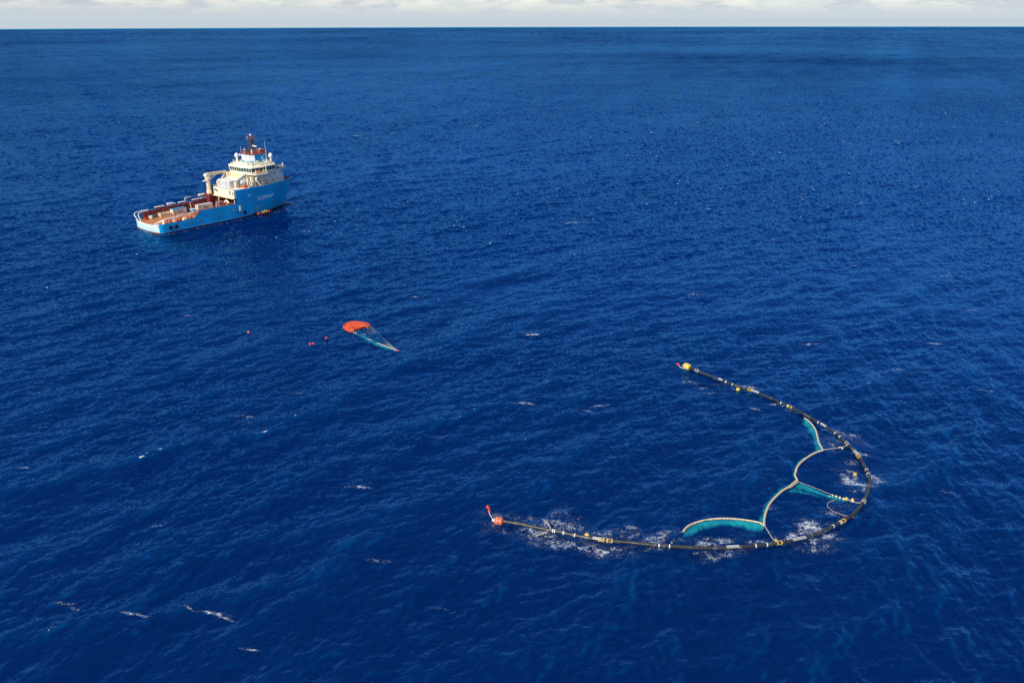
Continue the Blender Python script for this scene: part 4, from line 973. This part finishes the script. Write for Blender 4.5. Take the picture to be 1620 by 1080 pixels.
def band(px_, py_, w_=.17, mat='band', r=PR + .035):
    p, d = near(px_, py_); p = loc(p); MB().tube([p - d * w_ / 2, p + d * w_ / 2], r, 14).build('band', M[mat], bar_)
def stripes(px_, py_, L_=2.4):
    p, d = near(px_, py_); p = loc(p); s_ = d.cross(Vector((0, 0, 1))).normalized(); u = s_.cross(d)
    for a_ in (-62, -22, 18, 58):
        a2 = math.radians(a_); n_ = (s_ * math.sin(a2) + u * math.cos(a2)); MB().tube([p + n_ * (PR + .01) - d * L_ / 2, p + n_ * (PR + .01) + d * L_ / 2], .045, 5).build('stripe', M['band'], bar_)
def clamp(px_, py_, mat='clamp'):
    p, d = near(px_, py_); p = loc(p); k = MB()
    for s in (-.42, .42): k.tube([p + d * (s - .10), p + d * (s + .10)], PR + .07, 14)
    s_ = d.cross(Vector((0, 0, 1))).normalized()
    for q in (-1, 1): k.bar(p + s_ * q * (PR + .08) - d * .5, p + s_ * q * (PR + .06) + d * .5, .06)
    k.bar(p + Vector((0, 0, PR + .08)) - d * .5, p + Vector((0, 0, PR + .08)) + d * .5, .06)
    k.build('clamp', M[mat], bar_)
for x, y in ((891.5, 842.5), (909.5, 845.7), (1042.2, 864.1), (1058.7, 865.3), (1194.6, 864), (1212, 862), (1317, 832), (1373.5, 750.2), (1372.2, 743.2), (1331.3, 692.3), (1322.2, 686.5), (1295.8, 669.2), (1248, 643.5), (1238, 639.3), (1160.2, 607.6), (1149.4, 604.2), (1327, 826.5)): band(x, y)
for x, y, l_ in ((945.5, 851.5, 1.7), (1158, 866.3, 2.2), (1263, 852.3, 2.8), (1356.7, 718, 1.8), (1303.6, 673.8, 1.6), (1194.5, 621.2, 2.2), (1139.8, 601, 1.2)): stripes(x, y, l_)
for x, y in ((951.7, 853.3), (964.7, 855.4), (1231.7, 858.8), (1332.4, 825.0), (1360, 722.5), (1251, 645.6), (1187, 617.8)): clamp(x, y)
for x, y in ((1363.6, 795.8), (1340, 703.5), (1103, 587.5)): clamp(x, y, 'rope')
# stabiliser fins near the left end
p, d = near(872, 838.5); p = loc(p); s_ = d.cross(Vector((0, 0, 1))).normalized()
for sg, L_ in ((1, 2.7), (-1, 2.7)):
    a_ = p + s_ * sg * .3; k = MB(); tip = p - d * 1.6 + s_ * sg * L_ * -1
    k.tube([p + Vector((0, 0, .3)), p - d * 1.0 + s_ * sg * 1.6 + Vector((0, 0, .25)), p - d * 2.1 + s_ * sg * 2.6 + Vector((0, 0, .1))], [.07, .15, .10], 6); k.build('stabiliser', M['rope'], bar_)
band(875, 838.6); band(878, 839.2)
# end floats
def end_float(idx, sgn, mat, r, L_, label):
    a_ = PIPE[idx]; d = (PIPE[idx + sgn] - a_).normalized() * -1; c_ = loc(a_) + d * .2; k = MB()
    prof = [(.35, 0), (.8, .02), (.97, .12), (1.0, .3), (.93, .5), (1.0, .7), (.97, .88), (.8, .98), (.35, 1.0)]
    n = len(prof); pts = [c_ - d * (L_ / 2) + d * (h_ * L_) for _, h_ in prof]
    k.tube(pts, [q * r for q, _ in prof], 16); o = k.build('end_float', mat, bar_, True); tag(o, label)
    for f in (.3, .7): MB().tube([c_ - d * (L_ / 2) + d * (f * L_ - .05), c_ - d * (L_ / 2) + d * (f * L_ + .05)], r * 1.03, 16).build('strap', M['rope'], o)
    k = MB(); e0 = c_ + d * L_ * .5; k.tube([e0, e0 + d * .5], [.4, .2], 8); k.build('nose_cone', M['whiterope'], o)
end_float(0, 1, M['orange'], .76, 1.55, 'orange ribbed barrel float at the near left tip')
end_float(len(PIPE) - 1, -1, M['yellow'], .92, 1.8, 'yellow barrel float at the far left tip')

def buoy(px_, py_, r, mat, label, cat='buoy', group=None, name='buoy', z=None):
    p = at(px_, py_, r * .35); h_ = sea_height(p.x, p.y)
    p.z = (r * .35 + h_ * .8) if z is None else z
    e = empty(name, p); tag(e, label, cat, group)
    MB().ball((0, 0, 0), r, 14, 10).build('float_ball', mat, e, True)
    MB().lathe([(r * .22, -r * 1.12), (r * .26, -r * .85)], (0, 0, 0), 8).build('eyelet', M['dgrey'], e)
    MB().tube([(r * .2 * math.cos(a), 0, r * 1.05 + r * .2 * math.sin(a)) for a in [i * math.pi / 4 for i in range(8)]], r * .07, 5, closed=True).build('lifting_ring', M['dgrey'], e)
    return e
buoy(773.3, 804.5, .30, M['redbuoy'], 'small red buoy ending the short rope beyond the orange barrel float')
buoy(771.4, 802, .32, M['redbuoy'], 'outermost red buoy of the pair off the orange barrel float', group=None)
buoy(773.8, 808.6, .26, M['orange'], 'orange red buoy between the rope and the outermost buoy at the near tip')
buoy(1072.6, 577.2, .42, M['redbuoy'], 'red buoy just beyond the yellow barrel float')
buoy(928.6, 844.2, .45, M['yellow'], 'orange yellow buoy riding against the pipe near its left end')
buoy(1167.6, 614.6, .48, M['yellow'], 'yellow buoy on the inner side of the far arm of the pipe')
buoy(1062.8, 859.6, .20, M['clamp'], 'tiny tan buoy touching the inner side of the lower pipe')
buoy(1348.6, 818.2, .24, M['orange'], 'small orange buoy outside the curve below the looping rope')
buoy(1227.5, 854.2, .30, M['yellow'], 'yellow buoy at the pipe end of the rope from the near boom corner')
e = buoy(1353, 747.4, .40, M['clamp'], 'shaggy tan float trailing foam inside the right of the curve')
e = buoy(1332.4, 709.6, .20, M['boomc'], 'cream float on the rope to the far boom corner')
# cod-end floats
for (x, y, r_, lb_) in ((1317.8, 780.6, .20, 'cream float first along the net tail counting from the boom'), (1323.1, 782.6, .22, 'cream float second along the net tail counting from the boom'), (1328.9, 785.1, .22, 'cream float third along the net tail counting from the boom'), (1334.9, 787.9, .24, 'cream float at the tip of the net tail, next to the largest'), (1339, 788.4, .33, 'largest tan float at the tip of the net tail'), (1348.7, 790.8, .27, 'tan float on the rope between net tail and pipe'), (1349.2, 794.0, .2, 'small tan float under the rope between net tail and pipe'), (1312.8, 781.4, .13, 'smallest cream float at the start of the net tail row')):
    buoy(x, y, r_, M['yellow'] if r_ > .25 else M['boomc'], lb_, 'float', 'floats along the net tail', 'net_float')

def rope(px_pts, label, r=.065, mat='rope', name='rope', z=.25, cat='rope'):
    P = smooth([at(x, y, z) for x, y in px_pts], n=5); P = [Vector((p.x, p.y, z + .02 * math.sin(i * 1.3) + sea_height(p.x, p.y) * .7)) for i, p in enumerate(P)]
    o_ = P[0].copy(); o = MB().tube([p - o_ for p in P], r, 5).build(name, M[mat], None, True, o_); tag(o, label, cat); return o
rope([(774, 810), (775.5, 814), (778, 818), (780.3, 822.5)], 'short pale rope from the orange barrel float to its red buoys', .07, 'whiterope')
rope([(1073.5, 579), (1077, 581.5), (1081, 583.3), (1085, 583)], 'short pale rope from the yellow barrel float to its red buoy', .07, 'whiterope')
rope([(1302.5, 712.3), (1314, 710.6), (1326, 708.8), (1334, 707.2), (1339.5, 704.8)], 'grey rope from the far boom corner across to the pipe', .09)
rope([(1210, 831), (1214.6, 838), (1219, 845.5), (1223.2, 851.6), (1228, 856.5)], 'grey rope from the near boom corner down to the yellow clamp', .09)
rope([(1339.5, 789), (1346, 792), (1353, 795.6), (1361, 797)], 'thin rope from the tip of the net tail to the pipe', .08)
rope([(1321, 789.2), (1315, 790), (1311, 792.2), (1309.2, 796), (1310.6, 799.6), (1313.6, 803), (1318, 806.6), (1322, 808.8), (1328, 811.6), (1333, 813.8), (1340, 816.6)], 'thin rope drifting in a loop between the net tail and the pipe', .06, 'boomd')
rope([(1327, 708.8), (1331, 707.8)], 'stout cream toggle on the rope to the far boom corner', .16, 'boomc', 'rope_toggle', .27, 'toggle')
rope([(1346, 792.4), (1350.5, 794.6)], 'stout tan toggle on the rope from the net tail to the pipe', .15, 'boomc', 'rope_toggle', .3, 'toggle')

# ------------------------------------------------------------------ net booms
def netmat():
    m = bpy.data.materials.new('net_mesh'); m.use_nodes = True; t = NT(m.node_tree); t.n.clear()
    pos_ = t.new('ShaderNodeNewGeometry').outputs['Position']
    n = t.noise(pos_, 1.1, 6, .62); n2 = t.noise(pos_, .55, 5, .65)
    d_ = t.new('ShaderNodeBsdfDiffuse'); t.l.new(t.mix(t.ramp(n.outputs[0], .40, .62), (0.62, 0.74, 0.70, 1), (0.98, 0.99, 0.95, 1)), d_.inputs['Color'])
    tl = t.new('ShaderNodeBsdfTranslucent'); tl.inputs['Color'].default_value = (0.8, 0.9, 0.85, 1)
    ad_ = t.mixsh(.3, d_.outputs[0], tl.outputs[0])
    tr_ = t.new('ShaderNodeBsdfTransparent'); at_ = t.new('ShaderNodeAttribute', attribute_name='weave_fade')
    f = t.math('ADD', t.math('MULTIPLY', at_.outputs['Fac'], 1.25), t.math('MULTIPLY', t.math('SUBTRACT', n2.outputs[0], .5), 2.2), clamp=True)
    o = t.new('ShaderNodeOutputMaterial'); t.l.new(t.mixsh(f, tr_.outputs[0], ad_), o.inputs[0]); return m
M['net'] = netmat()


def net_sheet(A, B, parent, off, z0, z1, sag=.15, mesh_name='net', rows=8, dens=(1, .35)):
    """hanging netting between an upper and a lower edge, pixels on the levels z0 and z1"""
    n = 40
    def resample(px_pts, z):
        P = smooth([at(x, y, z) for x, y in px_pts], n=8); L_ = [0]
        for a_, b_ in zip(P, P[1:]): L_.append(L_[-1] + (b_ - a_).length)
        out = []
        for i in range(n):
            t_ = L_[-1] * i / (n - 1); j = max(k_ for k_ in range(len(L_)) if L_[k_] <= t_ + 1e-9); j = min(j, len(P) - 2)
            out.append(P[j].lerp(P[j + 1], (t_ - L_[j]) / max(1e-6, L_[j + 1] - L_[j])))
        return out
    U, D = resample(A, z0), resample(B, z1); vs = []; wv = []
    for i in range(n):
        hh = sea_height(U[i].x, U[i].y) * .7
        for k_ in range(rows):
            t_ = k_ / (rows - 1); p = U[i].lerp(D[i], t_); p.z += hh - sag * math.sin(math.pi * t_); p += Vector((math.sin(i * .9 + k_), math.cos(i * .7), 0)) * .08 * t_
            vs.append(p - off); wv.append((dens[0] + (dens[1] - dens[0]) * t_ ** 1.6) * (1 - .92 * max(0, t_ - .4) / .6) * min(1, .35 + i / 4, .35 + (n - 1 - i) / 4))  # netting fades with depth, standing in for dimming by the water
    fs = [(i * rows + k_, (i + 1) * rows + k_, (i + 1) * rows + k_ + 1, i * rows + k_ + 1) for i in range(n - 1) for k_ in range(rows - 1)]
    o = MB().add(vs, fs).build(mesh_name, M['net'], parent, True)
    a_ = o.data.attributes.new('weave_fade', 'FLOAT', 'POINT'); a_.data.foreach_set('value', wv); return o


def boom(px_pts, label, lower=None, r=.125, z1=-1.0, dens=(1, .3)):
    P = smooth([at(x, y, .18) for x, y in px_pts], step=.42)
    off = P[0].copy(); off.z = 0
    e = empty('net_boom', off); tag(e, label, 'net boom', 'cream float booms carrying the net inside the pipe curve')
    Q = [Vector((p.x, p.y, .14 + sea_height(p.x, p.y) * .7)) - off for p in P]
    # two parallel rows of short floats laced together
    k = MB(); k2 = MB()
    for a_, b_ in zip(Q, Q[1:]):
        d = b_ - a_; s_ = d.cross(Vector((0, 0, 1))).normalized(); u0 = a_ + d * .01; u1 = a_ + d * .99
        k.tube([u0 + s_ * r * .55, (u0 + u1) / 2 + s_ * r * .55, u1 + s_ * r * .55], [r * .85, r, r * .85], 6)
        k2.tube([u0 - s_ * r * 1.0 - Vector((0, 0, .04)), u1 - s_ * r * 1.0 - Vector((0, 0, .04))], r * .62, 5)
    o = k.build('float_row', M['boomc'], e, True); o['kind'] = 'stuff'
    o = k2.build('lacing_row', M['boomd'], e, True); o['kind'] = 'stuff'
    if lower: net_sheet(px_pts, lower, e, off, -.10, z1, dens=dens)
    return e
BA = [(1272.6, 660.6), (1280.3, 665.7), (1287.2, 673.3), (1291.4, 681.7), (1293.9, 692.8), (1295.8, 701.1), (1302.2, 712.5)]
BB = [(1302.2, 712.5), (1290, 716.4), (1278.9, 722.2), (1269.2, 728.9), (1262.2, 736.5), (1258.8, 745.6), (1258, 751), (1261.5, 757.4)]
BC = [(1261.5, 757.4), (1255.3, 762.9), (1248.3, 768.8), (1238.6, 774.7), (1228.9, 783.3), (1220.6, 792.1), (1215, 801.1), (1210.8, 812.2), (1209.2, 823.3), (1209.4, 830)]
BD = [(1209.4, 830), (1202.2, 825.5), (1186.8, 822.9), (1165.2, 820.9), (1142, 820.4), (1123.5, 821.7), (1106.5, 825.1), (1092.7, 830.2), (1084.9, 835.6), (1081.1, 841)]
boom(BA, 'cream float boom farthest up the curve, its turquoise net showing on the left', [(1266, 666), (1274, 677), (1280, 685), (1284.5, 695), (1287, 704), (1289.5, 716)], dens=(1.0, .5), z1=-1.0)
boom(BB, 'arched cream float boom between the far corner and the net tail', [(1300, 712.5), (1286, 715.5), (1274, 721), (1264.5, 727), (1257.5, 735), (1254, 745), (1253.5, 751), (1257, 759)], z1=-.7, dens=(.75, .1))
boom(BC, 'cream float boom running from the net tail down to the near corner', [(1259, 754.5), (1252, 760), (1244, 766), (1233, 772), (1223, 780), (1214, 789), (1208, 799), (1203, 811), (1199.5, 821), (1197.5, 829.5)], z1=-.8, dens=(.85, .25))
boom(BD, 'lowest cream float boom with wide turquoise net hanging below it', [(1206, 840), (1193, 840.5), (1178, 837), (1160, 834), (1143, 833.5), (1126, 835.5), (1110, 841), (1097, 848.5), (1086, 853.5), (1079.5, 852)], z1=-1.1, dens=(1.1, .55))
# cod end: the tapering bag of the net
off = at(1262, 763, 0); ce = empty('net_tail', off); tag(ce, 'turquoise tapering net bag trailing from the boom towards the right of the pipe', 'net')
net_sheet([(1262.5, 761.5), (1283, 769), (1305, 778), (1322, 784.5), (1337, 791)], [(1248, 770), (1270, 774), (1300, 781), (1318, 787.5), (1336.5, 793.5)], ce, off, -.3, -.6, 0, 'net_upper', dens=(.9, .75))
net_sheet([(1248, 771), (1270, 775), (1300, 781.8), (1318, 788), (1336.5, 793.5)], [(1241, 777.5), (1262, 779.5), (1287, 781.5), (1308, 786.8), (1334, 794.5)], ce, off, -.9, -1.5, 0, 'net_lower', dens=(.6, .4))
k = MB(); k.tube([at(x, y, -.15) - off for x, y in ((1262.5, 761.5), (1283, 769), (1305, 778), (1322, 784.5), (1338, 790.5))], .05, 5); k.build('headline_rope', M['rope'], ce)
# thicker collar where the tail joins
k = MB(); k.tube([at(x, y, .15) - off for x, y in ((1262.6, 761.0), (1256, 766), (1250, 770.2))], .2, 6); k.build('collar', M['boomd'], ce)

# ------------------------------------------------------------------ orange sea anchor with its lines
c5 = lambda x, y: (380 + x / 6.0, 490 + y / 6.0)
oc = [c5(*q) for q in ((970, 158), (985, 138), (1010, 123), (1050, 114), (1095, 112), (1145, 117), (1195, 124), (1232, 138), (1243, 154), (1222, 158), (1190, 160), (1150, 172), (1105, 186), (1085, 192), (1076, 206), (1058, 216), (1030, 208), (1000, 198), (980, 180))]
ring = smooth([at(x, y, .1) for x, y in oc], closed=True, n=3); cen = sum(ring, Vector()) / len(ring); cen = Vector(at(*c5(1090, 158), 0)); ring = [cen + (p - cen) * .93 for p in ring]; off = Vector((cen.x, cen.y, 0))
an = empty('sea_anchor', off); tag(an, 'orange parachute shaped sea anchor floating flat with lines drawn to a point', 'sea anchor')
vs = []; fs = []; nR = 9; nn_ = len(ring)
for k_ in range(nR):
    s_ = 1 - k_ / nR
    for i, p in enumerate(ring):
        q = (p - cen) * s_; fold = math.sin(i * 1.9) * .10 * (1 - s_) * s_ * 4 + mnoise.noise(Vector((q.x * .7, q.y * .7, 3))) * .25 * (1 - s_ * .7)
        z = -.25 if k_ == 0 else .10 + .38 * math.sin(min(1, (1 - s_) * 2.2) * math.pi / 2) + fold
        vs.append((q.x, q.y, z))
vs.append((0, 0, .7))
for k_ in range(nR - 1):
    for i in range(nn_): j = (i + 1) % nn_; fs.append((k_ * nn_ + i, k_ * nn_ + j, (k_ + 1) * nn_ + j, (k_ + 1) * nn_ + i))
for i in range(nn_): fs.append(((nR - 1) * nn_ + i, (nR - 1) * nn_ + (i + 1) % nn_, len(vs) - 1))
M['canopy'] = pm('canopy_fabric', (0.70, 0.085, 0.02), .6, .12, .8, stain=(.55, .06, .02), stain_amt=.25, bump=.03)
MB().add(vs, fs).build('canopy', M['canopy'], an, True)
MB().tube([p - cen + Vector((0, 0, .12)) for p in ring], .15, 6, closed=True).build('hem', M['canopy'], an, True)
k = MB()
for i in range(5):
    q = at(*c5(985 + i * 18, 172 + i * 8 + (i % 2) * 8), .3) - off; k.ball(q, .28, 8, 6)
k.build('bunched_cloth', M['orange'], an, True)
tip = at(629.3, 555, .2)
starts = [(1243, 156), (1225, 160), (1200, 165), (1165, 175), (1120, 190), (1090, 200), (1076, 208), (1070, 212)]
for i, q in enumerate(starts):
    a_ = at(*c5(*q), .1); mid = a_.lerp(tip, .5); mid.z = -.35 if i in (1, 2, 3, 4) else -.12
    mid2 = a_.lerp(tip, .8); mid2.z = .05
    MB().tube([p - off for p in smooth([a_, mid, mid2, tip], n=5)], .035 if i < 6 else .05, 5).build('shroud_line', M['whiterope'] if i > 6 else M['rope'], an)
net_sheet([c5(1085, 212), c5(1180, 262), c5(1320, 322), c5(1420, 362), c5(1480, 386)], [c5(1105, 232), c5(1180, 292), c5(1290, 336), c5(1400, 375), c5(1478, 390)], an, off, -.25, -.8, 0, 'net', dens=(.55, .3))
buoy(630, 555.3, .32, M['redbuoy'], 'small red buoy where the sea anchor lines meet')
buoy(393.3, 524.5, .40, M['orange'], 'lone orange red buoy farthest left, between ship and sea anchor')
buoy(491.3, 545.0, .40, M['redbuoy'], 'left one of the two red buoys floating together', group='red marker buoys left of the sea anchor')
buoy(496.2, 544.2, .38, M['redbuoy'], 'right one of the two red buoys floating together', group='red marker buoys left of the sea anchor')
buoy(516.3, 534.2, .40, M['redbuoy'], 'single red buoy nearest the orange sea anchor', group='red marker buoys left of the sea anchor')
